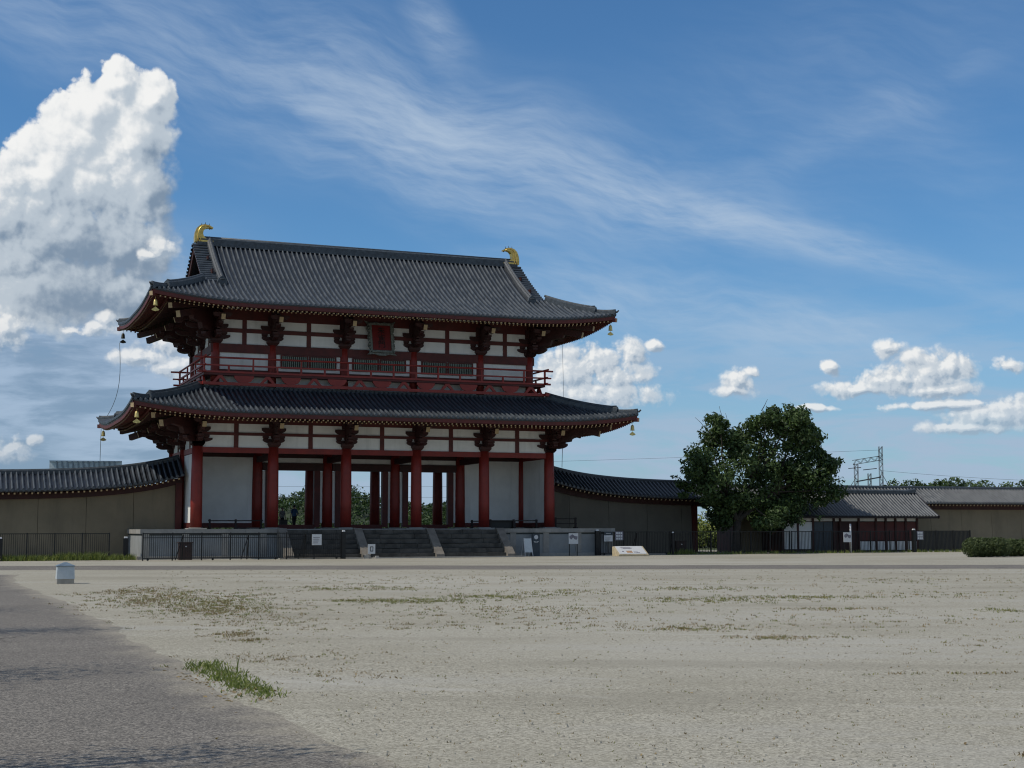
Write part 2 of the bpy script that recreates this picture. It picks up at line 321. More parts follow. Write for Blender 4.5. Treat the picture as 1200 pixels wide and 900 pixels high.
# ------------------------------------------------------------------ mesh builder
class MB:
    def __init__(s): s.v = []; s.f = []; s.m = []; s.s = []; s.tone = None
    def add(s, vs, fs, mi=0, smooth=False):
        o = len(s.v); s.v.extend([tuple(p) for p in vs])
        for f in fs: s.f.append([i+o for i in f]); s.m.append(mi); s.s.append(smooth)
        return s
    def hexa(s, p, mi=0):         # p: bottom 4 (ccw from above), top 4
        return s.add(p, [(3,2,1,0),(4,5,6,7),(0,1,5,4),(1,2,6,5),(2,3,7,6),(3,0,4,7)], mi)
    def box(s, x0, x1, y0, y1, z0, z1, mi=0):
        return s.hexa([(x0,y0,z0),(x1,y0,z0),(x1,y1,z0),(x0,y1,z0),(x0,y0,z1),(x1,y0,z1),(x1,y1,z1),(x0,y1,z1)], mi)
    def frust(s, x, y, z0, z1, a0, b0, a1, b1, mi=0):
        return s.hexa([(x-a0,y-b0,z0),(x+a0,y-b0,z0),(x+a0,y+b0,z0),(x-a0,y+b0,z0),(x-a1,y-b1,z1),(x+a1,y-b1,z1),(x+a1,y+b1,z1),(x-a1,y+b1,z1)], mi)
    def bar(s, p, q, w, h, mi=0, mi_end=None):     # rectangular beam from p to q
        p, q = Vector(p), Vector(q); d = (q-p).normalized()
        side = d.cross(Vector((0,0,1)))
        if side.length < 1e-4: side = Vector((1,0,0))
        side.normalize(); up = side.cross(d); a = side*(w/2); b = up*(h/2)
        vs = [p-a-b, p+a-b, p+a+b, p-a+b, q-a-b, q+a-b, q+a+b, q-a+b]
        s.add(vs, [(0,3,2,1),(0,1,5,4),(1,2,6,5),(2,3,7,6),(3,0,4,7)], mi)
        o = len(s.v)-8; s.f.append([o+4,o+5,o+6,o+7]); s.m.append(mi if mi_end is None else mi_end); s.s.append(False)
        return s
    def prism(s, poly, fn, t0, t1, mi=0):          # poly of (a,b), fn(a,b,t)->xyz
        n = len(poly); vs = [fn(a,b,t0) for a,b in poly] + [fn(a,b,t1) for a,b in poly]
        fs = [tuple(range(n))[::-1], tuple(range(n,2*n))] + [(i,(i+1)%n,n+(i+1)%n,n+i) for i in range(n)]
        return s.add(vs, fs, mi)
    def tube(s, pts, r, n=8, mi=0, caps=True, smooth=True):
        pts = [Vector(p) for p in pts]; rs = r if isinstance(r, (list, tuple)) else [r]*len(pts)
        vs = []; prev = None
        for i, p in enumerate(pts):
            d = (pts[min(i+1, len(pts)-1)] - pts[max(i-1, 0)])
            d = d.normalized() if d.length > 1e-9 else Vector((0,0,1))
            if prev is None:
                a = d.cross(Vector((0,0,1)))
                if a.length < 1e-3: a = d.cross(Vector((0,1,0)))
            else: a = prev - d*prev.dot(d)
            a.normalize(); prev = a; b = d.cross(a)
            for k in range(n):
                an = 2*pi*k/n; vs.append(p + (a*cos(an) + b*sin(an))*rs[i])
        fs = [(i*n+k, i*n+(k+1)%n, (i+1)*n+(k+1)%n, (i+1)*n+k) for i in range(len(pts)-1) for k in range(n)]
        o = len(s.v); s.add(vs, fs, mi, smooth)
        if caps:
            for base, rev in ((0, True), ((len(pts)-1)*n, False)):
                f = [o+base+k for k in range(n)]
                s.f.append(f[::-1] if rev else f); s.m.append(mi); s.s.append(False)
        return s
    def sweep(s, pts, prof, mi=0, side=None, smooth=False):   # prof: (a,b) a along side, b up, closed
        pts = [Vector(p) for p in pts]; n = len(prof); vs = []
        for i, p in enumerate(pts):
            d = pts[min(i+1, len(pts)-1)] - pts[max(i-1, 0)]
            sd_ = Vector(side) if side else Vector((d.y, -d.x, 0)).normalized()
            up = sd_.cross(d.normalized()); 
            if up.z < 0: up = -up
            for a, b in prof: vs.append(p + sd_*a + up*b)
        fs = [(i*n+k, i*n+(k+1)%n, (i+1)*n+(k+1)%n, (i+1)*n+k) for i in range(len(pts)-1) for k in range(n)]
        fs += [tuple(range(n))[::-1], tuple(range((len(pts)-1)*n, len(pts)*n))]
        return s.add(vs, fs, mi, smooth)
    def lathe(s, prof, x=0, y=0, n=16, mi=0, smooth=True):    # prof: (r,z)
        vs = [(x+r*cos(2*pi*k/n), y+r*sin(2*pi*k/n), z) for r, z in prof for k in range(n)]
        fs = [(i*n+k, i*n+(k+1)%n, (i+1)*n+(k+1)%n, (i+1)*n+k) for i in range(len(prof)-1) for k in range(n)]
        o = len(s.v); s.add(vs, fs, mi, smooth)
        s.f.append([o+k for k in range(n)][::-1]); s.m.append(mi); s.s.append(False)
        s.f.append([o+(len(prof)-1)*n+k for k in range(n)]); s.m.append(mi); s.s.append(False)
        return s
    def build(s, name, mats, parent=None, loc=None, rz=0.0):
        me = bpy.data.meshes.new(name); me.from_pydata(s.v, [], s.f)
        if not isinstance(mats, (list, tuple)): mats = [mats]
        for m in mats: me.materials.append(M[m] if isinstance(m, str) else m)
        me.polygons.foreach_set('material_index', s.m); me.polygons.foreach_set('use_smooth', s.s)
        if s.tone is not None:
            at = me.attributes.new('tone', 'FLOAT', 'FACE'); at.data.foreach_set('value', s.tone)
        me.update()
        o = bpy.data.objects.new(name, me); COL.objects.link(o)
        if parent: o.parent = parent
        if loc: o.location = loc
        o.rotation_euler.z = rz
        return o
def tag(o, label=None, cat=None, group=None, kind=None):
    if label: o['label'] = label
    if cat: o['category'] = cat
    if group: o['group'] = group
    if kind: o['kind'] = kind
    return o
def thing(name, label, cat, u=0, v=0, z=0, rz=0.0, group=None, loc=None):
    o = bpy.data.objects.new(name, None); COL.objects.link(o); o.empty_display_size = .3
    o.location = loc or W(u, v, z); o.rotation_euler.z = TH + rz
    return tag(o, label, cat, group)
def copy_tree(o, parent=None):
    c = o.copy(); COL.objects.link(c)
    if parent: c.parent = parent
    for ch in list(o.children): copy_tree(ch, c)
    return c

# ------------------------------------------------------------------ ground
def ground_mat():
    m = bpy.data.materials.new('gravel'); m.use_nodes = True
    t = NT(m.node_tree); b = t.n['Principled BSDF']; b.inputs['Roughness'].default_value = .92; b.inputs['Specular IOR Level'].default_value = .2
    v = t.new('ShaderNodeTexCoord').outputs['Object']
    vo = t.new('ShaderNodeTexVoronoi', feature='F1'); t.put(vo.inputs['Vector'], v); vo.inputs['Scale'].default_value = 46; vo.inputs['Randomness'].default_value = 1
    g = t.sep(vo.outputs['Color'])[0]
    mid = t.noise(v, 3.2, 6, .68); big = t.noise(v, .16, 6, .6); huge = t.noise(v, .035, 4, .6)
    c = t.mix(g, (.195, .182, .146), (.48, .456, .378))
    c = t.mix(t.math('MULTIPLY', t.sstep(mid, .56, .74), .45), c, (.212, .196, .150))
    c = t.mix(t.math('MULTIPLY', t.sstep(big, .42, .68), .5), c, (.278, .260, .205))
    c = t.mix(t.math('MULTIPLY', t.sstep(huge, .45, .62), .5), c, (.41, .395, .345))
    t.put(b.inputs['Base Color'], c)
    # wind-combed drifts along the plaza, worn wheel tracks and a few damp or dusty patches
    sx_, sy_, _ = t.sep(v)
    drift = t.noise(t.xyz(t.math('MULTIPLY', sx_, .10), t.math('MULTIPLY', sy_, .42), 2.0), 1.0, 6, .62)
    c = t.mix(t.math('MULTIPLY', t.sstep(drift, .50, .66), .45), c, (.39, .38, .345))
    c = t.mix(t.math('MULTIPLY', t.sstep(drift, .48, .34), .40), c, (.23, .215, .172))
    trk = t.math('ADD', t.math('MULTIPLY', sy_, .9), t.math('ADD', t.math('MULTIPLY', sx_, .22), t.math('MULTIPLY', t.noise(t.vec('MULTIPLY', v, (.03, .03, 0)), 1.0, 2, .5), 14.0)))
    rut = t.math('ABSOLUTE', t.math('SUBTRACT', t.math('FRACT', t.math('MULTIPLY', trk, .115)), .5))
    rut = t.math('MULTIPLY', t.sstep(t.math('ABSOLUTE', t.math('SUBTRACT', rut, .10)), .022, .0), t.sstep(t.noise(v, .22, 4, .6), .46, .60))
    c = t.mix(t.math('MULTIPLY', rut, .38), c, (.47, .455, .41))
    t.put(b.inputs['Base Color'], c)
    bn = t.new('ShaderNodeBump'); bn.inputs['Strength'].default_value = .4; bn.inputs['Distance'].default_value = .008
    t.put(bn.inputs['Height'], vo.outputs['Distance']); t.l.new(bn.outputs[0], b.inputs['Normal'])
    return m
def asphalt_mat(name, worn):
    m = bpy.data.materials.new(name); m.use_nodes = True
    t = NT(m.node_tree); b = t.n['Principled BSDF']; b.inputs['Roughness'].default_value = .9; b.inputs['Specular IOR Level'].default_value = .25
    v = t.new('ShaderNodeTexCoord').outputs['Object']
    vo = t.new('ShaderNodeTexVoronoi', feature='F1'); t.put(vo.inputs['Vector'], v); vo.inputs['Scale'].default_value = 58
    g = t.sep(vo.outputs['Color'])[0]
    big = t.noise(v, .35, 6, .65); mid = t.noise(v, 5, 5, .65)
    c = t.mix(t.math('POWER', g, 1.6), (.085, .079, .073), (.33, .305, .268))
    c = t.mix(t.math('MULTIPLY', t.sstep(big, .35, .7), .40), c, (.108, .098, .088))
    c = t.mix(t.math('MULTIPLY', t.sstep(mid, .55, .75), .4), c, (.07, .066, .064))
    cv = t.new('ShaderNodeTexVoronoi', feature='DISTANCE_TO_EDGE'); cv.inputs['Scale'].default_value = .32
    t.put(cv.inputs['Vector'], t.vec('ADD', v, t.vec('SCALE', t.xyz(t.noise(v, .9, 5, .65), t.noise(t.vec('ADD', v, (7, 3, 0)), .9, 5, .65)), 1.4)))
    crk = t.math('MULTIPLY', t.sstep(cv.outputs['Distance'], .010, .002), t.sstep(t.noise(v, .25, 3, .5), .50, .60))
    c = t.mix(t.math('MULTIPLY', crk, .7), c, (.030, .028, .026))
    at = t.new('ShaderNodeAttribute'); at.attribute_name = 'edge'      # metres in from the ragged edge: sand and gravel lie over it
    e = t.math('ADD', at.outputs['Fac'], t.math('MULTIPLY', t.math('SUBTRACT', t.noise(v, 1.1, 8, .72), .5), worn))
    sandf = t.sstep(e, -.1, .75, .85, 0.0)
    sand = t.mix(g, (.20, .182, .145), (.38, .35, .29))
    c = t.mix(sandf, c, sand)
    t.put(b.inputs['Base Color'], c)
    bn = t.new('ShaderNodeBump'); bn.inputs['Strength'].default_value = .3; bn.inputs['Distance'].default_value = .006
    t.put(bn.inputs['Height'], vo.outputs['Distance']); t.l.new(bn.outputs[0], b.inputs['Normal'])
    return m
M['gravel'] = ground_mat(); M['asphalt'] = asphalt_mat('worn_asphalt', 2.4); M['lane'] = asphalt_mat('lane_asphalt', 2.2)
M['field'] = mat('grass_field', (.075, .095, .03), .95, scale=.3, var=.25)
g = MB().add([(-2500,-300,0),(2500,-300,0),(2500,3500,0),(-2500,3500,0)], [(0,1,2,3)]).build('ground', 'gravel'); tag(g, kind='structure')
g = MB().add([W(-200,14,.004),W(260,14,.004),W(700,2500,.004),W(-700,2500,.004)], [(0,1,2,3)]).build('grass_field', 'field'); tag(g, kind='structure')

def strip_sheet(name, cols, m, z):         # cols: list of rows; each row is list of (x,y,edge)
    vs = []; ed = []; fs = []; n = len(cols[0])
    for r in cols:
        for (x, y, e) in r: vs.append((x, y, z)); ed.append(e)
    for i in range(len(cols)-1):
        for k in range(n-1): fs.append((i*n+k, i*n+k+1, (i+1)*n+k+1, (i+1)*n+k))
    o = MB().add(vs, fs).build(name, m)
    at = o.data.attributes.new('edge', 'FLOAT', 'POINT'); at.data.foreach_set('value', ed)
    if o.data.polygons[0].normal.z < 0: o.data.flip_normals()
    return tag(o, kind='structure')
edge_pts = [(-20.5,60),(-18.14,52.47),(-13.39,41.39),(-9.45,32.43),(-7.31,27.13),(-5.44,22.19),(-4.13,19.0),(-3.19,16.97),(-2.48,15.34),(-1.82,13.81),(-1.16,12.23),(-0.55,10.9),(.15,9.4),(1.0,7.5),(2.4,4),(4,0),(6,-6)]
def lerp_poly(pts, step):
    out = []
    for (a, b) in zip(pts[:-1], pts[1:]):
        L = sqrt((b[0]-a[0])**2+(b[1]-a[1])**2); n = max(1, int(L/step))
        for i in range(n): out.append((a[0]+(b[0]-a[0])*i/n, a[1]+(b[1]-a[1])*i/n))
    return out + [pts[-1]]
ep = lerp_poly(edge_pts, .35)
rows = []
j = 0.0
for (x, y) in ep:
    j = .75*j + rnd.uniform(-.09, .09)
    xe = x - .12 + j
    rows.append([(xe-d, y, d) for d in (0, .25, .6, 1.1, 2.0, 4.0, 14.0)])
strip_sheet('asphalt_path', rows, 'asphalt', .004)
# a worn asphalt lane crossing the plaza in front of the gate
rows = []
for i in range(181):
    f = i/180; x = -90 + 190*f
    s = (x+26.87)/(25.84+26.87)
    yf = 75.0 + (72.6-75.0)*s; yn = 67.0 + (65.6-67.0)*s
    j = rnd.uniform(-.25, .25); j2 = rnd.uniform(-.25, .25)
    rows.append([(x, yn+j, 0), (x, yn+.5+j, .5), (x, (yf+yn)/2, 3), (x, yf-.5+j2, .5), (x, yf+j2, 0)])
strip_sheet('plaza_lane', rows, 'lane', .004)

# ------------------------------------------------------------------ THE GATE
GL = 'two storey vermilion palace gate with grey tiled hip and gable roof on stone platform'
gate = thing('palace_gate', GL, 'gate', 12.6, 5.04, 0)
HX, HY, BAY = 12.6, 5.04, 5.04
CZ = 2.0                                  # column feet
def part(mb, name, mats, parent=None): return mb.build(name, mats, parent or gate)

# platform and stairs
PX, PY0, PY1 = 16.4, -7.7, 7.7
m = MB().box(-PX, PX, PY0, PY1, 0, 1.62)
part(m, 'platform_wall', 'stone_panel')
m = MB()
n = 20
for i in range(n):
    x0 = -PX-.1 + (2*PX+.2)*i/n; x1 = -PX-.1 + (2*PX+.2)*(i+1)/n
    m.box(x0+.004, x1-.004, PY0-.12, PY0+1.0, 1.62, 1.9); m.box(x0+.004, x1-.004, PY1-1.0, PY1+.12, 1.62, 1.9)
for sx in (-1, 1):
    for i in range(8):
        y0 = PY0+1.0 + (PY1-PY0-2.0)*i/8; y1 = y0 + (PY1-PY0-2.0)/8
        a, b = sorted((sx*(PX+.1), sx*(PX-1.0))); m.box(a, b, y0+.004, y1-.004, 1.62, 1.9)
m.box(-PX+1.0, PX-1.0, PY0+1.0, PY1-1.0, 1.60, 1.896)
part(m, 'platform_coping', 'stone')
m = MB()
for i in range(14):                        # slight pilasters and the base course
    x = -PX + .25 + (2*PX-.5)*i/13
    if abs(x) < 8.2: continue
    m.box(x-.22, x+.22, PY0-.05, PY0+.05, .22, 1.615)
m.box(-PX-.22, PX+.22, PY0-.32, PY0-.002, 0, .2); m.box(-PX-.22, -PX-.002, PY0, PY1, 0, .2); m.box(PX+.002, PX+.22, PY0, PY1, 0, .2)
part(m, 'platform_base_course', 'stone')
part(MB().box(-PX-.012, PX+.012, PY0-.012, PY1+.012, 1.50, 1.6), 'platform_shadow_band', 'stone_shade')  # dark band coloured as the shade line beneath the coping
NST = 6; RIS = 1.86/NST; TRD = .36
xs = [-7.56, -2.52, 2.52, 7.56]
for a, b in zip(xs[:-1], xs[1:]):
    m = MB()
    for k in range(NST):                   # step k from the top; each course laid of separate stones
        z1 = 1.86 - k*RIS - (.0 if k else 0); y0 = PY0 - .12 - (k+1)*TRD + (.0)
        cuts = [a+.28] + sorted(a+.28 + (b-a-.56)*(q+rnd.uniform(-.2,.2))/4 for q in (1,2,3)) + [b-.28]
        for c0, c1 in zip(cuts[:-1], cuts[1:]):
            dz = rnd.uniform(-.012, .012); dyy = rnd.uniform(-.015, .015)
            m.box(c0+.008, c1-.008, y0+dyy, PY0-.125, max(0, z1-RIS), z1+dz-.02)
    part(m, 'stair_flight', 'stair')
yb = PY0 - .12 - NST*TRD
for x in xs:
    poly = [(PY0-.14, 1.94), (PY0-.14, 0), (yb-.30, 0), (yb-.30, .22), (PY0-.42, 1.94)]
    part(MB().prism(poly, lambda a, b, t: (t, a, b), x-.275, x+.275), 'stair_ramp', 'ramp')
part(MB().box(-8.3, 8.3, yb-.75, yb-.26, 0, .07), 'stair_foot_slab', 'stone')

# columns
CTOP = 7.34
def column_mesh(r0, r1, z0, z1):
    prof = [(r0, z0), (r0*1.0, z0+(z1-z0)*.35), ((r0*.62+r1*.38), z0+(z1-z0)*.7), (r1, z1)]
    return MB().lathe(prof, n=20)
col0 = part(column_mesh(.385, .345, CZ, CTOP), 'column', 'red')
base = MB().frust(0, 0, 1.898, 1.96, .62, .62, .60, .60).lathe([(.52, 1.96), (.45, 2.0)], n=20).build('column_base', 'stone', col0)
colpos = [(-HX+BAY*i, yy) for yy in (-HY, 0, HY) for i in range(6)]
M_inner = None
for i, (x, y) in enumerate(colpos):
    c = col0 if i == 0 else copy_tree(col0, gate)
    c.location = (x, y, 0)

# lower storey walls
def wallbox(name, x0, x1, y0, y1, z0, z1, mm): return part(MB().box(x0, x1, y0, y1, z0, z1), name, mm)
for sx in (-1, 1):
    a, b = sorted((sx*(HX-.3), sx*(HX-BAY+.3)))
    wallbox('plaster_wall', a, b, -.09, .09, 2.32, 6.9, 'plaster')
    for y0, y1 in ((-HY+.3, -.3), (.3, HY-.3)):
        wallbox('plaster_wall', sx*HX-.09, sx*HX+.09, y0, y1, 2.32, 6.9, 'plaster')
for sx in (-1, 1):                          # ground sills round the lower storey
    m = MB()
    a, b = sorted((sx*(HX-.32), sx*(HX-BAY+.32))); m.box(a, b, -.17, .17, 2.0, 2.32)
    m.box(sx*HX-.17, sx*HX+.17, -HY+.33, -.33, 2.0, 2.32); m.box(sx*HX-.17, sx*HX+.17, .33, HY-.33, 2.0, 2.32)
    part(m, 'wall_sill', 'red_dark')
m = MB()
for yy in (-HY, HY):
    m.box(-HX, HX, yy-.15, yy+.15, 6.93, 7.29)
for sx in (-1, 1): m.box(sx*HX-.15, sx*HX+.15, -HY+.16, HY-.16, 6.93, 7.285)
part(m, 'head_beam', 'red')
m = MB().box(-HX+.16, HX-.16, -.15, .15, 6.9, 7.28)
for i in range(1, 5):
    for y0, y1 in ((-HY+.16, -.16), (.16, HY-.16)): m.box(-HX+BAY*i-.14, -HX+BAY*i+.14, y0, y1, 6.55, 6.95)
part(m, 'inner_beam', 'red_deep_shaded')
part(MB().box(-HX+.1, HX-.1, -HY+.2, HY-.2, 7.3, 7.36), 'porch_ceiling', 'red_deep_shaded')
# the three open doorways in the middle row
for i in (1, 2, 3):
    x0, x1 = -HX+BAY*i, -HX+BAY*(i+1)
    for a, s in ((x0, 1), (x1, -1)):
        p, q = sorted((a+s*.36, a+s*.56)); part(MB().box(p, q, -.07, .07, 2.32, 6.0), 'plaster_strip', 'plaster')
        p, q = sorted((a+s*.56, a+s*.98)); part(MB().box(p, q, -.20, .20, 2.0, 6.02), 'door_jamb', 'red_dark')
    part(MB().box(x0+.34, x1-.34, -.22, .22, 6.02, 6.55), 'door_lintel', 'red_deep_shaded')
    part(MB().box(x0+.34, x1-.34, -.06, .06, 6.55, 6.9), 'plaster_strip', 'plaster')
    part(MB().box(x0+.98, x1-.98, -.16, .16, 1.9, 2.2), 'door_sill', 'red_dark')

# frieze: white panels behind beams, struts, brackets
def frieze(nm, hx, hy, zb, zt, rails, strutx, struty, rail_m):
    t = .06
    for yy in (-hy, hy):
        part(MB().box(-hx, hx, yy-t, yy+t, zb, zt), 'frieze_panel', 'plaster')
    for sx in (-1, 1):
        part(MB().box(sx*hx-t, sx*hx+t, -hy+t+.002, hy-t-.002, zb, zt), 'frieze_panel', 'plaster')
    m = MB()
    for (z0, z1) in rails:
        for yy in (-hy, hy): m.box(-hx-.3, hx+.3, yy-.14, yy+.14, z0, z1)
        for sx in (-1, 1): m.box(sx*hx-.14, sx*hx+.14, -hy-.3, -hy-.145, z0, z1-.003); m.box(sx*hx-.14, sx*hx+.14, -hy+.145, hy-.145, z0, z1-.003); m.box(sx*hx-.14, sx*hx+.14, hy+.145, hy+.3, z0, z1-.003)
    part(m, 'frieze_beam', rail_m)
    segs = [zb] + [z for r in rails for z in r] + [zt]
    for z0, z1 in zip(segs[0::2], segs[1::2]):
        for x in strutx:
            for yy in (-hy, hy): part(MB().frust(x, yy, z0+.002, z1-.002, .15, .11, .15, .11), 'frieze_strut', rail_m)
        for y in struty:
            for sx in (-1, 1): part(MB().frust(sx*hx, y, z0+.002, z1-.002, .11, .15, .11, .15), 'frieze_strut', rail_m)
frieze('lower', HX, HY, 7.291, 9.6, [(8.09, 8.29), (8.87, 9.45)], [-HX+BAY*(i+.5) for i in range(5)], [-2.52, 2.52], 'red_dark')  # top beam deepened into a dark band standing for the eave's shade

# bracket sets
def arm_poly(L, h): return [(-L, h), (-L, h*.55), (-L*.86, h*.22), (-L*.66, 0), (L*.66, 0), (L*.86, h*.22), (L, h*.55), (L, h)]
def masu(m, x, y, z, w=.21, h=.24): m.frust(x, y, z, z+h*.45, w*.68, w*.68, w, w); m.box(x-w, x+w, y-w, y+w, z+h*.45, z+h)
def bracket(z0, zb1, zb2, reach, drop):
    """capital block, two tiers of boat shaped arms, stepped arms outwards, sloping tail rafter (outwards is -y)"""
    m = MB()
    m.frust(0, 0, z0, z0+.16, .30, .30, .42, .42); m.box(-.42, .42, -.42, .42, z0+.16, z0+.36)
    a0 = z0+.30
    h1 = (zb1-.20) - a0
    pl = lambda a, b, t: (a, t, b)
    po = lambda a, b, t: (t, a, b)
    m.prism([(a, a0+b) for a, b in arm_poly(.74, h1)], pl, -.17, .17)
    for x in (-.55, 0, .55): masu(m, x, 0, a0+h1, .20, .20)
    m.prism([(a-.15, a0-.002+b) for a, b in arm_poly(1.1, h1)], po, -.16, .16)
    masu(m, 0, -1.05, a0+h1, .2, .2)
    a1 = zb1+.20
    m.prism([(a, a1+b) for a, b in arm_poly(.82, .34)], pl, -.165, .165)
    m.box(-.34, .34, -.25, .25, a1+.36, a1+1.0)
    m.prism([(a-.75, a1-.002+b) for a, b in arm_poly(1.25, .30)], po, -.155, .155)
    masu(m, 0, -reach+.35, a1+.3, .2, .2)
    m.prism([(.1,z0+.32),(-.5,z0+.45),(-.55,zb1),(-1.1,zb1+.1),(-1.15,zb1+.45),(-1.8,zb1+.7),(-1.8,zb1+.95),(-.2,zb1+1.2)], po, -.11, .11)
    m.prism([(a, a1+.5+b) for a, b in arm_poly(.62, .26)], lambda a, b, t: (a, t-reach+.35, b), -.15, .15)
    return m
def tail(z0, reach, ztip): # tail rafter sloping down and out
    return MB().bar((0, .6, ztip+.34*(reach+.6)), (0, -reach, ztip), .27, .36, 0, 1)
def place_brackets(z0, zb1, hx, hy, cols_x, cols_y, reach, ztip):
    pr = part(bracket(z0, zb1, 0, reach, 0), 'bracket_set', 'red_deep_shaded')
    tail(z0, reach, ztip).build('tail_rafter', ['red_deep_shaded', 'cream'], pr)
    spots = [(x, -hy, 0) for x in cols_x] + [(x, hy, pi) for x in cols_x]
    spots += [(-hx, y, -pi/2) for y in cols_y] + [(hx, y, pi/2) for y in cols_y]
    for i, (x, y, r) in enumerate(spots):
        c = pr if i == 0 else copy_tree(pr, gate)
        c.location = (x, y, 0); c.rotation_euler.z = r
    for sx in (-1, 1):                      # diagonal sets at the corners
        for sy in (-1, 1):
            ang = atan2(sy, sx) + pi/2
            m = MB(); po = lambda a, b, t: (t, a, b)
            m.prism([(.2,z0+.32),(-.8,z0+.45),(-.9,zb1-.08),(-1.7,zb1+.02),(-1.85,zb1+.40),(-2.7,zb1+.52),(-2.9,zb1+.95),(-.2,zb1+1.4)], po, -.17, .17)
            m.prism([(a-.3, z0+.30+b) for a, b in arm_poly(1.1, .34)], po, -.172, .172)
            o = part(m, 'corner_bracket', 'red_deep_shaded'); o.location = (sx*hx, sy*hy, 0); o.rotation_euler.z = ang
            R = reach*1.414
            t_ = MB().bar((0, .8, ztip+.26*(R+.8)), (0, -R-.3, ztip-.02), .32, .42, 0, 1).bar((0, -R*.4, ztip+.5+.2*R*.6), (0, -R-1.15, ztip+.42), .30, .34, 0, 1)
            o2 = t_.build('tail_rafter', ['red_deep_shaded', 'cream'], o)
place_brackets(CTOP, 8.09, HX, HY, [-HX+BAY*i for i in range(6)], [-HY, 0, HY], 2.55, 8.62)

# ---------------------------------------------------------------- roofs
class Roof:
    def __init__(s, a, b, z0, s0, s1, R, L): s.a=a; s.b=b; s.z0=z0; s.s0=s0; s.s1=s1; s.R=R; s.L=L
    def prof(s, d): return s.z0 + s.s0*d + .5*s.s1*d*d
    def z(s, x, y):
        dx_, dy_ = s.a-abs(x), s.b-abs(y)
        d, q = (dy_, dx_) if dy_ <= dx_ else (dx_, dy_)
        return s.prof(max(d, 0)) + s.rise(q, d)
    def zf(s, q, d): return s.prof(d) + s.rise(q, d)
    def rise(s, q, d):
        return s.R*max(0, 1-q/s.L)**2.1 * max(0, 1-d/s.L)
    def pt(s, face, t, d, dz=0.0):         # face: 0 front,1 right,2 back,3 left; t along the eave; d in from the eave
        if face in (0, 2):
            q = s.a-abs(t); z = s.zf(q, d)+dz
            return (t, -s.b+d, z) if face == 0 else (-t, s.b-d, z)
        q = s.b-abs(t); z = s.zf(q, d)+dz
        return (s.a-d, t, z) if face == 1 else (-s.a+d, -t, z)
SP = .335
def roof_surface(rf, name, dm_long, dm_short, parent_mats, shrink=0.0):
    """pan surface with rows of round cover tiles and round eave end tiles; dm(t)=run of the row that starts at t on the eave"""
    m = MB()
    for face in range(4):
        half = rf.a if face in (0, 2) else rf.b
        dm = dm_long if face in (0, 2) else dm_short
        n = int(round(2*half/SP)); sp = 2*half/n
        K_ = 11
        # pan surface
        edges = [-half + sp*i for i in range(n+1)]
        vs = []
        for t in edges:
            D = dm(t)
            for k in range(K_): vs.append(rf.pt(face, t, D*k/(K_-1)))
        fs = [(i*K_+k, (i+1)*K_+k, (i+1)*K_+k+1, i*K_+k+1) for i in range(n) for k in range(K_-1)]
        m.add(vs, fs, 1, True)
        # eave lip
        vs = []
        for t in edges: vs += [rf.pt(face, t, 0), rf.pt(face, t, .02, -.11)]
        m.add(vs, [(2*i, 2*i+1, 2*i+3, 2*i+2) for i in range(n)], 1)
        tang = {0:(1,0,0), 1:(0,1,0), 2:(-1,0,0), 3:(0,-1,0)}[face]; outw = {0:(0,-1,0), 1:(1,0,0), 2:(0,1,0), 3:(-1,0,0)}[face]
        tv, ov = Vector(tang), Vector(outw)
        for i in range(n):
            t = -half + sp*(i+.5); D = dm(t)
            if D < .12: continue
            r = .070
            pts = [Vector(rf.pt(face, t, D*k/(K_-1))) for k in range(K_)]
            vs = []
            for k, p in enumerate(pts):
                d = (pts[min(k+1, K_-1)]-pts[max(k-1, 0)]).normalized(); nn = tv.cross(d)
                if nn.z < 0: nn = -nn
                for q in range(5):
                    an = pi*q/4; vs.append(p + tv*(cos(an)*r*(1 if 0 < q < 4 else 1.05)) + nn*(sin(an)*r*1.1 + (.055 if 0 < q < 4 else 0)))
            fs = [(k*5+q, k*5+q+1, (k+1)*5+q+1, (k+1)*5+q) for k in range(K_-1) for q in range(4)]
            m.add(vs, fs, 0, True)
            c = pts[0] + Vector((0,0,.045)); rr = .10     # round end tile
            ring = [c + ov*.05 + tv*(cos(2*pi*q/8)*rr) + Vector((0,0,sin(2*pi*q/8)*rr)) for q in range(8)]
            ring2 = [p_ - ov*.09 for p_ in ring]
            m.add(ring+ring2, [tuple(range(8))] + [(q, (q+1)%8, 8+(q+1)%8, 8+q) for q in range(8)], 0)
    return part(m, name, ['tile', 'tile_pan_shade'])
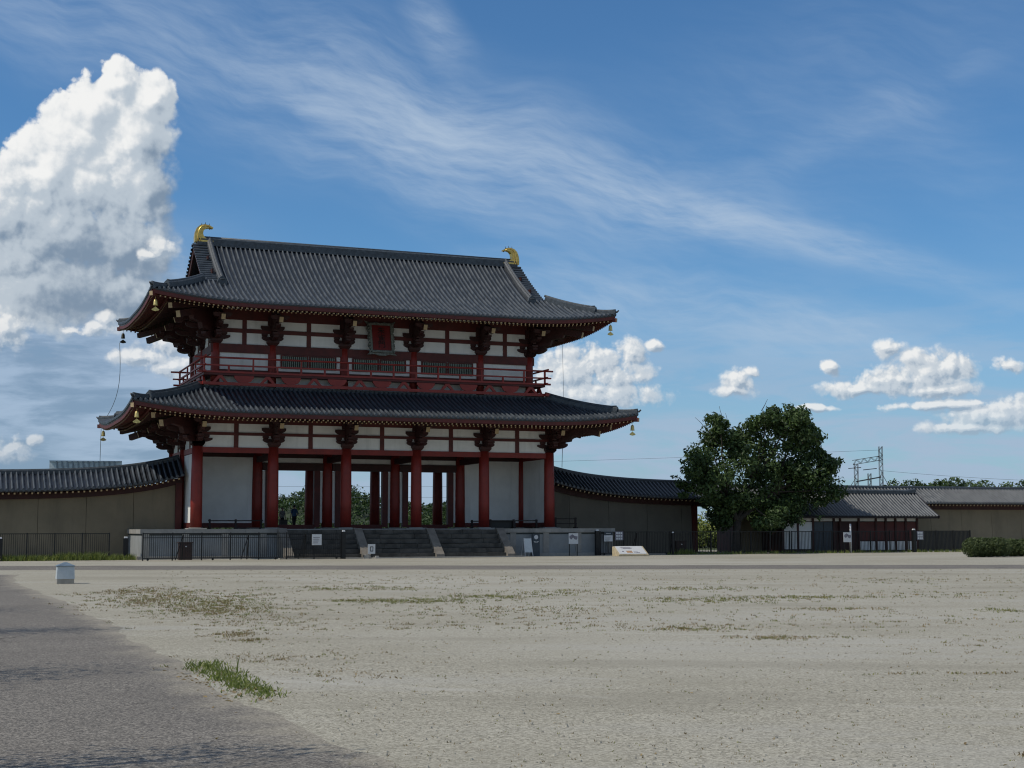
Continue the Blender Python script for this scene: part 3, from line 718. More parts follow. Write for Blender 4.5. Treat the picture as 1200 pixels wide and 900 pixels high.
def underside(rf, name, dlim_long, dlim_short, wall_x, wall_y, parent):
    # soffit boards
    m = MB()
    for face in range(4):
        half = rf.a if face in (0, 2) else rf.b; n = 36
        dl = dlim_long if face in (0, 2) else dlim_short
        vs = []
        for i in range(n+1):
            t = -half + 2*half*i/n; D = min(dl, half-abs(t))
            for k in range(4): vs.append(rf.pt(face, t, .12 + max(0, D-.12)*k/3, -.13))
        m.add(vs, [(i*4+k, i*4+k+1, (i+1)*4+k+1, (i+1)*4+k) for i in range(n) for k in range(3)], 0, True)
    m.build('soffit', 'red_deep_shaded', parent)
    # eave board under the tiles
    m = MB()
    for face in range(4):
        half = rf.a if face in (0, 2) else rf.b; n = 48
        pts = [rf.pt(face, -half+.1 + (2*half-.2)*i/n, .10, -.245) for i in range(n+1)]
        m.sweep(pts, [(-.07, -.125), (.07, -.125), (.07, .125), (-.07, .125)])
        pts = [rf.pt(face, -half+1.2 + (2*half-2.4)*i/n, 1.2, -.62) for i in range(n+1)]
        m.sweep(pts, [(-.06, -.06), (.06, -.06), (.06, .06), (-.06, .06)])
    m.build('eave_board', 'red_dark', parent)
    # two tiers of rafters
    for tier in (0, 1):
        m = MB()
        for face in range(4):
            half = rf.a if face in (0, 2) else rf.b
            dl = dlim_long if face in (0, 2) else dlim_short
            sp = .305; n = int((2*half-.6)/sp); x0 = -sp*(n-1)/2
            for i in range(n):
                t = x0 + sp*i + (sp*.0 if tier == 0 else sp*.5)
                lim = half-abs(t)-.05
                d0 = .13 if tier == 0 else 1.22
                d1 = min(1.7 if tier == 0 else dl, lim)
                if d1 - d0 < .12: continue
                dz = -.455 if tier == 0 else -.84
                w = .09 if tier == 0 else .085
                m.bar(rf.pt(face, t, d1, dz), rf.pt(face, t, d0, dz), w, w, 0, 1)
        m.build('flying_rafters' if tier == 0 else 'base_rafters', ['red_dark' if tier == 0 else 'red_deep_shaded', 'cream'], parent)
    # corner hip rafters with a cream end
    for sx in (-1, 1):
        for sy in (-1, 1):
            m = MB()
            def hp(d, dz): return (sx*(rf.a-d), sy*(rf.b-d), rf.zf(d, d)+dz)
            m.bar(hp(dlim_short, -.55), hp(.9, -.47), .26, .3); m.bar(hp(1.0, -.44), hp(-.02, -.40), .24, .27, 0, 1)
            m.build('hip_rafter', ['red_dark', 'cream'], parent)
    # eave purlin on the bracket arms
def ridge_prof(w, h): return [(-w, -.06), (w, -.06), (w, h*.80), (w*.55, h), (-w*.55, h), (-w, h*.80)]
def onigawara(mb, p, out, s=.5):           # ridge end tile: small scalloped slab
    p, out = Vector(p), Vector(out).normalized(); sd_ = Vector((-out.y, out.x, 0))
    poly = [(-.42,-.12),(.42,-.12),(.46,.25),(.34,.55),(.16,.72),(0,.80),(-.16,.72),(-.34,.55),(-.46,.25)]
    vs = [p + sd_*(a*s) + Vector((0,0,b*s)) for a, b in poly] + [p + out*.1 + sd_*(a*s*.9) + Vector((0,0,b*s*.95)) for a, b in poly]
    n = len(poly); mb.add(vs, [tuple(range(n))[::-1], tuple(range(n, 2*n))] + [(i, (i+1)%n, n+(i+1)%n, n+i) for i in range(n)], 0)
def corner_ridge(rf, sx, sy, d0, d1, parent, h=.40):
    m = MB()
    def hp(d, dz=0): return (sx*(rf.a-d), sy*(rf.b-d), rf.zf(d, d)+dz)
    pts = [hp(d1 + (d0-d1)*k/14) for k in range(15)]
    pts[-1] = (pts[-1][0], pts[-1][1], pts[-1][2]+.05)
    m.sweep(pts, ridge_prof(.17, h))
    m.tube([(p[0], p[1], p[2]+h+.03) for p in pts], .085, 8)
    onigawara(m, hp(d0, .0), (sx, sy, 0), .62)
    pts = [hp(d0-.02 + (.05-d0)*k/6, .01+.10*(k/6)**2) for k in range(7)]
    m.sweep(pts, ridge_prof(.12, .2)); m.tube([(p[0], p[1], p[2]+.22) for p in pts], [.075]*7, 8)
    e = hp(.0, .16); m.tube([e, (e[0]+sx*.14, e[1]+sy*.14, e[2]+.14)], [.08, .05], 8)
    return m.build('corner_ridge', 'ridge', parent)

# lower roof: a skirt all round below the balcony
low = Roof(HX+4.82, HY+4.80, 9.30, .30, .036, .62, 7.5)
DL = 5.0
lowo = roof_surface(low, 'lower_roof', lambda t: min(DL, low.a-abs(t)), lambda t: min(DL, low.b-abs(t)), None)
underside(low, 'lower', 4.9, 4.9, HX, HY, lowo)
for sx in (-1, 1):
    for sy in (-1, 1): corner_ridge(low, sx, sy, 1.15, DL, lowo)
part(MB().box(-low.a+DL-.1, low.a-DL+.1, -low.b+DL-.1, low.b-DL+.1, 10.9, 11.4), 'roof_curb', 'ridge')
# upper roof: hip and gable
upr = Roof(HX+3.70, HY+3.70, 16.50, .371, .0552, .62, 7.5)
XV, XD, XG = 12.35, 11.22, 11.55           # verge, descending ridge, gable wall
DV = upr.a - XV
def dm_up(t):
    x = abs(t)
    if x >= XV: return upr.a - x
    if x >= XD: return DV
    return upr.b
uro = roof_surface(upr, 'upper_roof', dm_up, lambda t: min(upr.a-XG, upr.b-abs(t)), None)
underside(upr, 'upper', 4.4, 4.4, HX, HY, uro)
for sx in (-1, 1):                          # verge strips with short cross tiles
    m = MB()
    for sy in (-1, 1):
        K_ = 14; vs = []
        for k in range(K_):
            d = DV-.15 + (upr.b-DV+.15)*k/(K_-1)
            for x in (XD-.1, XV): vs.append((sx*x, sy*(upr.b-d), upr.prof(d)+.02))
        m.add(vs, [(2*k, 2*k+1, 2*k+3, 2*k+2) for k in range(K_-1)], 1, True)
        nr = 17
        for k in range(nr):
            d = DV+.05 + (upr.b-DV-.25)*k/(nr-1); z = upr.prof(d)+.02; y = sy*(upr.b-d)
            sl_ = upr.s0+upr.s1*d; nv = Vector((0, sy*sl_, 1)).normalized(); tv = Vector((0, -sy, sl_)).normalized()
            vs = []
            for x in (XD+.12, XV+.07):
                c = Vector((sx*x, y, z))
                for q in range(6):
                    an = pi*q/5; vs.append(c + tv*(cos(an)*.10) + nv*(sin(an)*.13))
            m.add(vs, [(q, q+1, 7+q, 6+q) for q in range(5)] + [tuple(range(6, 12))], 0, False)
    m.build('verge_tiles', ['tile', 'tile_pan_shade'], uro)
m = MB()                                   # barge boards under the verges
for sx in (-1, 1):
    for sy in (-1, 1):
        pts = [(sx*(XV-.12), sy*(upr.b-d), upr.prof(d)-.27) for d in [DV-.1 + (upr.b-DV+.1)*k/10 for k in range(11)]]
        m.sweep(pts, [(-.05, -.22), (.05, -.22), (.05, .24), (-.05, .24)], side=(1, 0, 0))
m.build('barge_board', 'red_deep_shaded', uro)
for sx in (-1, 1):
    zf = upr.prof(upr.a-XG)-.1
    yy = [(-upr.b + (upr.a-XG)) + k*(upr.b-(upr.a-XG))/8 for k in range(9)]
    poly = [(y, upr.prof(upr.b-abs(y))-.05) for y in yy] + [(-y, upr.prof(upr.b-abs(y))-.05) for y in yy[-2::-1]]
    poly = [(poly[0][0], zf-.6)] + poly + [(poly[-1][0], zf-.6)]
    gw = MB().prism(poly, lambda a, b, t: (t, a, b), sx*XG-.05, sx*XG+.05).build('gable_wall', 'brown', uro)
    mm = MB(); xx = sx*(XG+.10)
    mm.box(xx-.05, xx+.05, -4.0, 4.0, zf+.35, zf+.65); mm.box(xx-.05, xx+.05, -2.2, 2.2, zf+1.6, zf+1.85); mm.box(xx-.06, xx+.06, -.18, .18, zf+.65, zf+3.1)
    mm.build('gable_framing', 'red_deep_shaded', gw)
    MB().lathe([(.02,0),(.16,.15),(.2,.3),(.1,.55),(.02,.6)], xx, 0, 8).build('gable_pendant', 'cream', gw).location.z = zf+2.0
for sx in (-1, 1):
    for sy in (-1, 1):
        m = MB()
        pts = [(sx*XD, sy*(upr.b-d), upr.prof(d)) for d in [3.55 + (upr.b-3.55)*k/14 for k in range(15)]]
        m.sweep(pts, ridge_prof(.20, .40), side=(1, 0, 0))
        m.tube([(p[0], p[1]-sy*.2*0, p[2]+.50) for p in pts], .10, 8)
        m.build('descending_ridge', 'ridge_side', uro)
        m = MB(); onigawara(m, (sx*XD, sy*(upr.b-3.5), upr.prof(3.5)), (0, sy, 0), .78)
        m.build('ridge_end_tile', 'ridge', uro)
        corner_ridge(upr, sx, sy, 1.15, DV-.05, uro)
zr = upr.prof(upr.b)
m = MB().sweep([(x, 0, zr-.05) for x in (-XV+.25, -6, 0, 6, XV-.25)], [(-.34,-.1),(.34,-.1),(.34,.16),(.26,.17),(.26,.40),(.16,.50),(-.16,.50),(-.26,.40),(-.26,.17),(-.34,.16)])
m.tube([(x, 0, zr+.46) for x in (-XV+.25, 0, XV-.25)], .11, 10)
m.build('main_ridge', 'ridge', uro)
# gilded ridge ornaments (tail up, curling in over the ridge)
def shibi(sx):
    outer = [(-.62,0),(-.64,.35),(-.60,.70),(-.50,1.0),(-.30,1.22),(-.02,1.30),(.26,1.26),(.52,1.10)]
    inner = [(.50,1.02),(.26,1.06),(.06,1.00),(-.08,.84),(-.12,.62),(-.06,.42),(.10,.26),(.30,.20),(.52,.20),(.52,0)]
    m = MB()
    n = len(outer)
    poly = outer + inner
    x0 = sx*(XV-.78)
    fn = lambda a, b, t: (x0 + (-sx)*a*1.12, t*(1-.35*min(1, b/1.3)), zr+.10+b)
    m.prism(poly, fn, -.27, .27)
    rib = [(a*.93-.02, b*.96) for a, b in outer[1:]]
    for s_ in (-1, 1):
        pts = [(x0-sx*(a*.80+.02), s_*.285*(1-.35*min(1, b/1.3)), zr+.10+b*.93) for a, b in outer]
        m.tube(pts, [.05]*len(pts), 6)
        pts = [(x0-sx*(-.02+a*.45), s_*.285*(1-.35*min(1, b/1.3)), zr+.10+b*.78) for a, b in outer[:6]]
        m.tube(pts, [.04]*len(pts), 6)
    for (a, b) in ((-.22, 1.26), (.04, 1.31), (.32, 1.24)):
        m.tube([(x0-sx*a, 0, zr+.08+b), (x0-sx*(a+.03), 0, zr+.10+b+.17)], [.035, .012], 6, 1)
    m.box(min(x0-sx*.5, x0+sx*.5), max(x0-sx*.5, x0+sx*.5), -.30, .30, zr+.06, zr+.24)
    return part(m, 'ridge_ornament', ['gold', 'ridge'])
shibi(-1); shibi(1)

# ---------------------------------------------------------------- upper storey
UX, UY = 11.4, 4.2
UZ0, UZ1 = 11.3, 14.4
uc0 = part(column_mesh(.30, .28, UZ0, UZ1), 'upper_column', 'red')
ucx = [-UX, -7.56, -2.52, 2.52, 7.56, UX]
upos = [(x, y) for y in (-UY, UY) for x in ucx] + [(-UX, 0), (UX, 0)]
for i, (x, y) in enumerate(upos):
    c = uc0 if i == 0 else copy_tree(uc0, gate); c.location = (x, y, 0)
for yy in (-UY, UY): part(MB().box(-UX, UX, yy-.06, yy+.06, 11.3, 14.35), 'upper_wall', 'plaster')
for sx in (-1, 1): part(MB().box(sx*UX-.06, sx*UX+.06, -UY+.062, UY-.062, 11.3, 14.35), 'upper_wall', 'plaster')
m = MB()
for yy in (-UY, UY): m.box(-UX-.34, UX+.34, yy-.20, yy+.20, 13.72, 14.30)
for sx in (-1, 1): m.box(sx*UX-.20, sx*UX+.20, -UY+.205, UY-.205, 13.72, 14.295)
part(m, 'upper_wall_beam', 'red_dark')
m = MB()
for yy in (-UY, UY):
    for a, b in zip(ucx[:-1], ucx[1:]): m.box(a+.28, b-.28, yy-.13, yy+.13, 12.42, 12.58)
for sx in (-1, 1):
    for a, b in ((-UY, 0), (0, UY)): m.box(sx*UX-.13, sx*UX+.13, a+.28, b-.28, 12.42, 12.58)
part(m, 'waist_beam', 'red_dark')
for yy in (-UY, UY):
    s = -1 if yy < 0 else 1
    for a, b in zip(ucx[1:-1], ucx[2:-1]):
        for (p, q) in ((a+.66, (a+b)/2-.12), ((a+b)/2+.12, b-.66)):
            m = MB()
            y0, y1 = sorted((yy+s*.065, yy+s*.17))
            m.box(p-.09, p, y0, y1, 12.78, 13.70); m.box(q, q+.09, y0, y1, 12.78, 13.70); m.box(p, q, y0, y1, 13.62, 13.70); m.box(p, q, y0, y1, 12.78, 12.90)
            w = part(m, 'lattice_window', 'red_dark')
            m = MB(); nb = int((q-p)/.125)
            for k in range(nb):
                x = p + (q-p)*(k+.5)/nb; m.box(x-.032, x+.032, y0+.02, y1-.025, 12.9, 13.62)
            m.build('lattice_bars', 'lattice', w)
            MB().box(p, q, min(yy+s*.062, yy+s*.075), max(yy+s*.062, yy+s*.075), 12.9, 13.62).build('window_dark_sheet', 'void', w)  # flat dark sheet on the wall standing in for an unlit opening
frieze('upper', UX, UY, 14.301, 17.4, [(15.10, 15.38), (15.97, 16.7)], [(ucx[i]+ucx[i+1])/2 for i in range(5)], [-2.1, 2.1], 'red_dark')  # upper rail made thick and dark in place of shade below the eave
place_brackets(UZ1-.08, 15.10, UX, UY, ucx, [-UY, 0, UY], 2.75, 15.75)

# balcony
BX, BY = 12.3, 5.10
m = MB()
for yy in (-1, 1):
    a, b = sorted((yy*BY, yy*(BY-.95))); m.box(-BX, BX, a, b, 12.10, 12.24)
for sx in (-1, 1):
    a, b = sorted((sx*BX, sx*(BX-.95))); m.box(a, b, -BY+.955, BY-.955, 12.10, 12.24)
balc = part(m, 'balcony', 'red_dark')
def ring_beam(hx, hy, z0, z1, w, ext, name, mm, parent, rnd_=False):
    m = MB()
    for yy in (-hy, hy):
        if rnd_: m.tube([(-hx-ext, yy, (z0+z1)/2), (hx+ext, yy, (z0+z1)/2)], (z1-z0)/2, 8)
        else: m.box(-hx-ext, hx+ext, yy-w/2, yy+w/2, z0, z1)
    for xx in (-hx, hx):
        e = .012
        if rnd_: m.tube([(xx, -hy-ext, (z0+z1)/2+.05), (xx, hy+ext, (z0+z1)/2+.05)], (z1-z0)/2, 8)
        else: m.box(xx-w/2, xx+w/2, -hy-ext, -hy-w/2-.002, z0+e, z1+e); m.box(xx-w/2, xx+w/2, -hy+w/2+.002, hy-w/2-.002, z0+e, z1+e); m.box(xx-w/2, xx+w/2, hy+w/2+.002, hy+ext, z0+e, z1+e)
    return m.build(name, mm, parent)
ring_beam(BX, BY, 11.42, 11.62, .22, .35, 'balcony_beam', 'rail_red', balc)
ring_beam(BX-.02, BY-.02, 12.245, 12.37, .16, .45, 'ground_rail', 'rail_red', balc)
ring_beam(BX-.02, BY-.02, 12.70, 12.80, .12, .50, 'middle_rail', 'rail_red', balc)
ring_beam(BX-.02, BY-.02, 13.20, 13.33, .12, .65, 'top_rail', 'rail_red', balc, True)
m = MB(); 
npx, npy = 15, 6
for sy in (-1, 1):
    for i in range(npx+1):
        x = -BX+.02 + (2*BX-.04)*i/npx; m.box(x-.06, x+.06, sy*(BY-.02)-.055, sy*(BY-.02)+.055, 12.372, 12.698 if i not in (0, npx) else 13.2)
        m.box(x-.05, x+.05, sy*(BY-.02)-.05, sy*(BY-.02)+.05, 12.802, 13.2) if i % 2 == 0 else None
for sx in (-1, 1):
    for i in range(1, npy):
        y = -BY + 2*BY*i/npy; m.box(sx*(BX-.02)-.055, sx*(BX-.02)+.055, y-.06, y+.06, 12.385, 12.698)
        m.box(sx*(BX-.02)-.05, sx*(BX-.02)+.05, y-.05, y+.05, 12.815, 13.25) if i % 2 == 0 else None
m.build('railing_posts', 'rail_red', balc)
# boat arms and inverted-V struts carrying the floor
def hump(cx_, fx, t0, t1):
    z = 11.63
    poly = [(-.66, .46), (-.66, .34), (-.46, .08), (-.2, 0), (.2, 0), (.46, .08), (.66, .34), (.66, .46)]
    MB().prism([(a+cx_, z+b) for a, b in poly], fx, t0, t1).build('balcony_arm', 'rail_red', balc)
def vee(cx_, fx, t0, t1):
    z = 11.63
    MB().prism([(cx_+a, z+b) for a, b in [(-.52,0),(-.30,0),(0,.30),(.30,0),(.52,0),(.44,.08),(.14,.46),(-.14,.46),(-.44,.08)]], fx, t0, t1).build('balcony_strut', 'rail_red', balc)
kx = [-BX+1.1 + (2*BX-2.2)*i/14 for i in range(15)]
for sy in (-1, 1):
    for i, x in enumerate(kx): (hump if i % 2 else vee)(x, lambda a, b, t: (a, t, b), sy*(BY-.12)-.07, sy*(BY-.12)+.07)
for sx in (-1, 1):
    for i in range(6): (hump if i % 2 else vee)(-BY+.9 + (2*BY-1.8)*i/5, lambda a, b, t: (t, a, b), sx*(BX-.12)-.07, sx*(BX-.12)+.07)

# name plaque between the two middle columns under the upper eave
pq = thing('name_plaque', 'red name plaque in carved grey frame hanging under the upper eave', 'plaque', 12.6, 0, 0)
pt_ = pq; pq.location = W(12.6-.02, -.05, 14.02); pq.scale = (1.08, 1.05, 1.05); pq.rotation_euler = (radians(-14)*-1*-1, 0, TH)
m = MB(); m.box(-.62, .62, -.05, .05, .22, 1.98); b_ = m.build('plaque_board', 'plaque_red', pq)
m = MB()
outer = [(-.86,.02),(-.78,.30),(-.92,.55),(-.80,.85),(-.92,1.15),(-.80,1.45),(-.95,1.75),(-.88,2.05),(-1.05,2.32),(-.6,2.16),(-.3,2.26),(0,2.18),(.3,2.26),(.6,2.16),(1.05,2.32),(.88,2.05),(.95,1.75),(.80,1.45),(.92,1.15),(.80,.85),(.92,.55),(.78,.30),(.86,.02),(.98,-.08),(.5,-.02),(.2,-.12),(-.2,-.12),(-.5,-.02),(-.98,-.08)]
m.prism([(a, b) for a, b in outer], lambda a, b, t: (a, t, b), .04, .12)
for pts in ([(-.70,.15),(-.70,2.05)], [(.70,.15),(.70,2.05)], [(-.70,.12),(.70,.12)], [(-.70,2.06),(.70,2.06)]):
    (a, b), (c, d) = pts; m.bar((a, -.04, b), (c, -.04, d), .14, .14)
for k in range(9):
    z = .15 + 1.9*k/8
    for s_ in (-1, 1): m.lathe([(.02, z-.1), (.10, z), (.02, z+.1)], s_*.80, -.03, 8)
m.build('plaque_frame', 'plaque_frame', pq)
def text_mesh(name, body, size, mm, parent, loc, rot, vertical=False, ext=.01):
    cu = bpy.data.curves.new(name, 'FONT'); cu.body = body; cu.size = size; cu.align_x = 'CENTER'; cu.align_y = 'CENTER'; cu.extrude = ext
    if vertical: cu.space_line = .95
    to = bpy.data.objects.new(name, cu); COL.objects.link(to)
    dg = bpy.context.evaluated_depsgraph_get(); me = bpy.data.meshes.new_from_object(to.evaluated_get(dg))
    bpy.data.objects.remove(to); me.materials.clear(); me.materials.append(M[mm])
    o = bpy.data.objects.new(name, me); COL.objects.link(o); o.parent = parent; o.location = loc; o.rotation_euler = rot
    return o
text_mesh('plaque_writing', '\u6731\n\u96c0\n\u9580', .52, 'black', pq, (0, -.062, 1.08), (pi/2, 0, 0), True)

# wind bells under the eave corners
def bell_obj(lab, mm):
    t = thing('wind_bell', lab, 'wind bell', group='wind bells under the eave corners')
    MB().tube([(0,0,.0), (0,0,-.22)], .012, 6).build('chain', mm, t)
    MB().lathe([(.02,-.20),(.09,-.24),(.12,-.34),(.14,-.55),(.155,-.60)], 0, 0, 10).build('bell', mm, t)
    pl = MB().tube([(0,0,-.6), (0,0,-.72)], .01, 6).prism([(-.03,-.70),(-.24,-.86),(-.20,-.92),(0,-.97),(.20,-.92),(.24,-.86),(.03,-.70)], lambda a, b, q: (a, q, b), -.012, .012)
    pl.build('clapper_plate', mm, t)
    return t
bl = {('u',-1,-1):'gilt wind bell under the upper eave corner nearest left front', ('u',1,-1):'wind bell hanging at the right front corner of the upper eave',
      ('u',-1,1):'dark wind bell at the far left rear corner of the upper eave', ('u',1,1):'wind bell at the hidden right rear corner of the upper eave',
      ('l',-1,-1):'gilt wind bell under the left front corner of the lower eave', ('l',1,-1):'gilt wind bell at the right front corner of the lower eave against the sky',
      ('l',-1,1):'gilt wind bell at the left rear corner of the lower eave above the wall', ('l',1,1):'wind bell at the hidden right rear corner of the lower eave'}
for (s_, sx, sy), lab in bl.items():
    rf = upr if s_ == 'u' else low
    b_ = bell_obj(lab, 'bell_dark' if lab.startswith('dark') else 'bell')
    d = .32
    lx, ly = sx*(rf.a-d), sy*(rf.b-d)
    b_.location = W(12.6+lx, 5.04+ly, rf.zf(d, d)-.56)
# earthing cables from the eaves
def cable(lab, pts, r=.022, name='earthing_cable', cat='cable', group=None):
    o = MB().tube(pts, r, 6).build(name, 'cable'); return tag(o, lab, cat, group)
e = (-(upr.a-.1), upr.b-.1); a0 = Vector(W(12.6+e[0], 5.04+e[1], 15.7)); e2 = (-(low.a-.15), low.b-.4); a1 = Vector(W(12.6+e2[0], 5.04+e2[1], 9.6))
cable('earthing cable sagging from upper to lower left eave corner and down behind the wall', [a0 + (a1-a0)*(k/10) + Vector((.5*sin(pi*k/10), .2*sin(pi*k/10), -.5*sin(pi*k/10))) for k in range(11)] + [a1+Vector((-.03,0,-4)), a1+Vector((-.05,0,-9.4))])
cable('thin earthing cable hanging down at the right end of the balcony', [W(26.4, .2, 15.3), W(26.45, .2, 13), W(26.5, .2, 9.8)], .011)
cable('thin earthing cable hanging from right lower eave to the wall roof', [W(27.2, 2.0, 8.8), W(27.2, 2.2, 6.4)])

# ------------------------------------------------------------------ earthen walls with tiled roofs
def wall_run(lab, u0, u1, base, amp, lam, du, rise_from, seams, post_ends, mmat='earth', body=None, name='earthen_wall', tiles=('tile', 'tile_pan_shade')):
    t = thing(name, lab, 'wall', u0, 5.04, 0)
    L = u1-u0
    def dz(u): return amp*exp(-abs(u-rise_from)/lam)
    bu0, bu1 = body or (u0, u1)
    # body: separate panels with joints
    cuts = [bu0] + [s for s in seams if bu0 < s < bu1] + [bu1]
    m = MB()
    for a, b in zip(cuts[:-1], cuts[1:]):
        n = max(1, int((b-a)/1.0))
        for i in range(n):
            p, q = a+(b-a)*i/n, a+(b-a)*(i+1)/n
            zp, zq = base-1.95+dz(p), base-1.95+dz(q)
            x0, x1 = p-u0+(.012 if i == 0 else 0), q-u0-(.012 if i == n-1 else 0)
            m.hexa([(x0,-1.15,0),(x1,-1.15,0),(x1,1.15,0),(x0,1.15,0),(x0,-.98,zp),(x1,-.98,zq),(x1,.98,zq),(x0,.98,zp)])
    m.build('wall_body', mmat, t)
    n = int(L/.5)
    us = [u0 + L*i/n for i in range(n+1)]
    def zr_(u): return base + dz(u)
    # timber eave band
    m = MB()
    for s in (-1, 1):
        m.sweep([(u-u0, s*1.10, zr_(u)-1.78) for u in us], [(-.13,-.22),(.13,-.22),(.13,.16),(-.13,.16)], side=(0,1,0))
        m.sweep([(u-u0, s*2.15, zr_(u)-1.49) for u in us], [(-.05,-.07),(.05,-.07),(.05,.07),(-.05,.07)], side=(0,1,0))
    m.box(0, L, -.4, .4, base-2.0, base-1.5)
    m.build('eave_timber', 'red_deep_shaded', t)
    m = MB()                               # rafters
    nr = int(L/.36)
    for i in range(nr):
        u = u0+.18+.36*i; x = u-u0
        for s in (-1, 1): m.bar((x, s*.3, zr_(u)-.62), (x, s*2.24, zr_(u)-1.66), .11, .12, 0, 1)
    m.build('eave_rafters', ['red_deep_shaded', 'cream'], t)
    # tiles
    m = MB(); nt = int(round(L/.335)); sp = L/nt
    def sp_(u, s, k): f = k/5; return Vector((u-u0, s*(2.3-2.15*f), zr_(u)-1.46 + 1.16*(f*.85+f*f*.15)))
    for s in (-1, 1):
        vs = []
        for i in range(nt+1):
            for k in range(6): vs.append(sp_(u0+sp*i, s, k))
        m.add(vs, [(i*6+k, i*6+k+1, (i+1)*6+k+1, (i+1)*6+k) for i in range(nt) for k in range(5)], 1, True)
        vs = []
        for i in range(nt+1): vs += [sp_(u0+sp*i, s, 0), sp_(u0+sp*i, s, 0)+Vector((0,-s*.02,-.1))]
        m.add(vs, [(2*i, 2*i+1, 2*i+3, 2*i+2) for i in range(nt)], 1)
        for i in range(nt):
            u = u0+sp*(i+.5); pts = [sp_(u, s, k) for k in range(6)]; vs = []
            for p in pts:
                for q in range(5):
                    an = pi*q/4; vs.append(p + Vector((cos(an)*.074, s*(sin(an)*.045+.025*(0<q<4)), sin(an)*.088+.05*(0<q<4))))
            m.add(vs, [(k*5+q, k*5+q+1, (k+1)*5+q+1, (k+1)*5+q) for k in range(5) for q in range(4)], 0, True)
            c = pts[0]+Vector((0,s*.05,.02)); ring = [c+Vector((cos(2*pi*q/8)*.1, 0, sin(2*pi*q/8)*.1)) for q in range(8)]
            m.add(ring + [p_-Vector((0,s*.1,0)) for p_ in ring], [tuple(range(8))]+[(q,(q+1)%8,8+(q+1)%8,8+q) for q in range(8)], 0)
    ro = m.build('wall_roof', tiles, t)
    m = MB(); m.sweep([(u-u0, 0, zr_(u)-.36) for u in us], [(-.22,0),(.22,0),(.22,.26),(.14,.36),(-.14,.36),(-.22,.26)], side=(0,1,0))
    m.build('ridge', 'ridge', ro)
    for pe in post_ends:
        u, w = pe; MB().box(u-u0-w/2, u-u0+w/2, -1.25, 1.25, 0, zr_(u)-1.95).build('end_post', 'red_dark', t)
    return t
wall_run('ochre earthen wall under a curving tiled roof left of the gate', -34, -.35, 5.78, 1.25, 4.0, 0, -.35, [-34+3.05*i for i in range(1, 12)], [(-.55, .42)], 'earth')
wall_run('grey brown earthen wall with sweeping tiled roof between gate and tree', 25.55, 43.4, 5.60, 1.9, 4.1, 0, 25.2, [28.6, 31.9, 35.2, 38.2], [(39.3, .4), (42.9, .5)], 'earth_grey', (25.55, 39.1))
wall_run('long ochre earthen wall with tiled roof running right behind the small office', 43.45, 118, 5.42, 0, 4, 0, 43, [46+3.2*i for i in range(22)], [], 'earth', (43.5, 118), tiles=('tile_light', 'tile_light_pan_shade'))

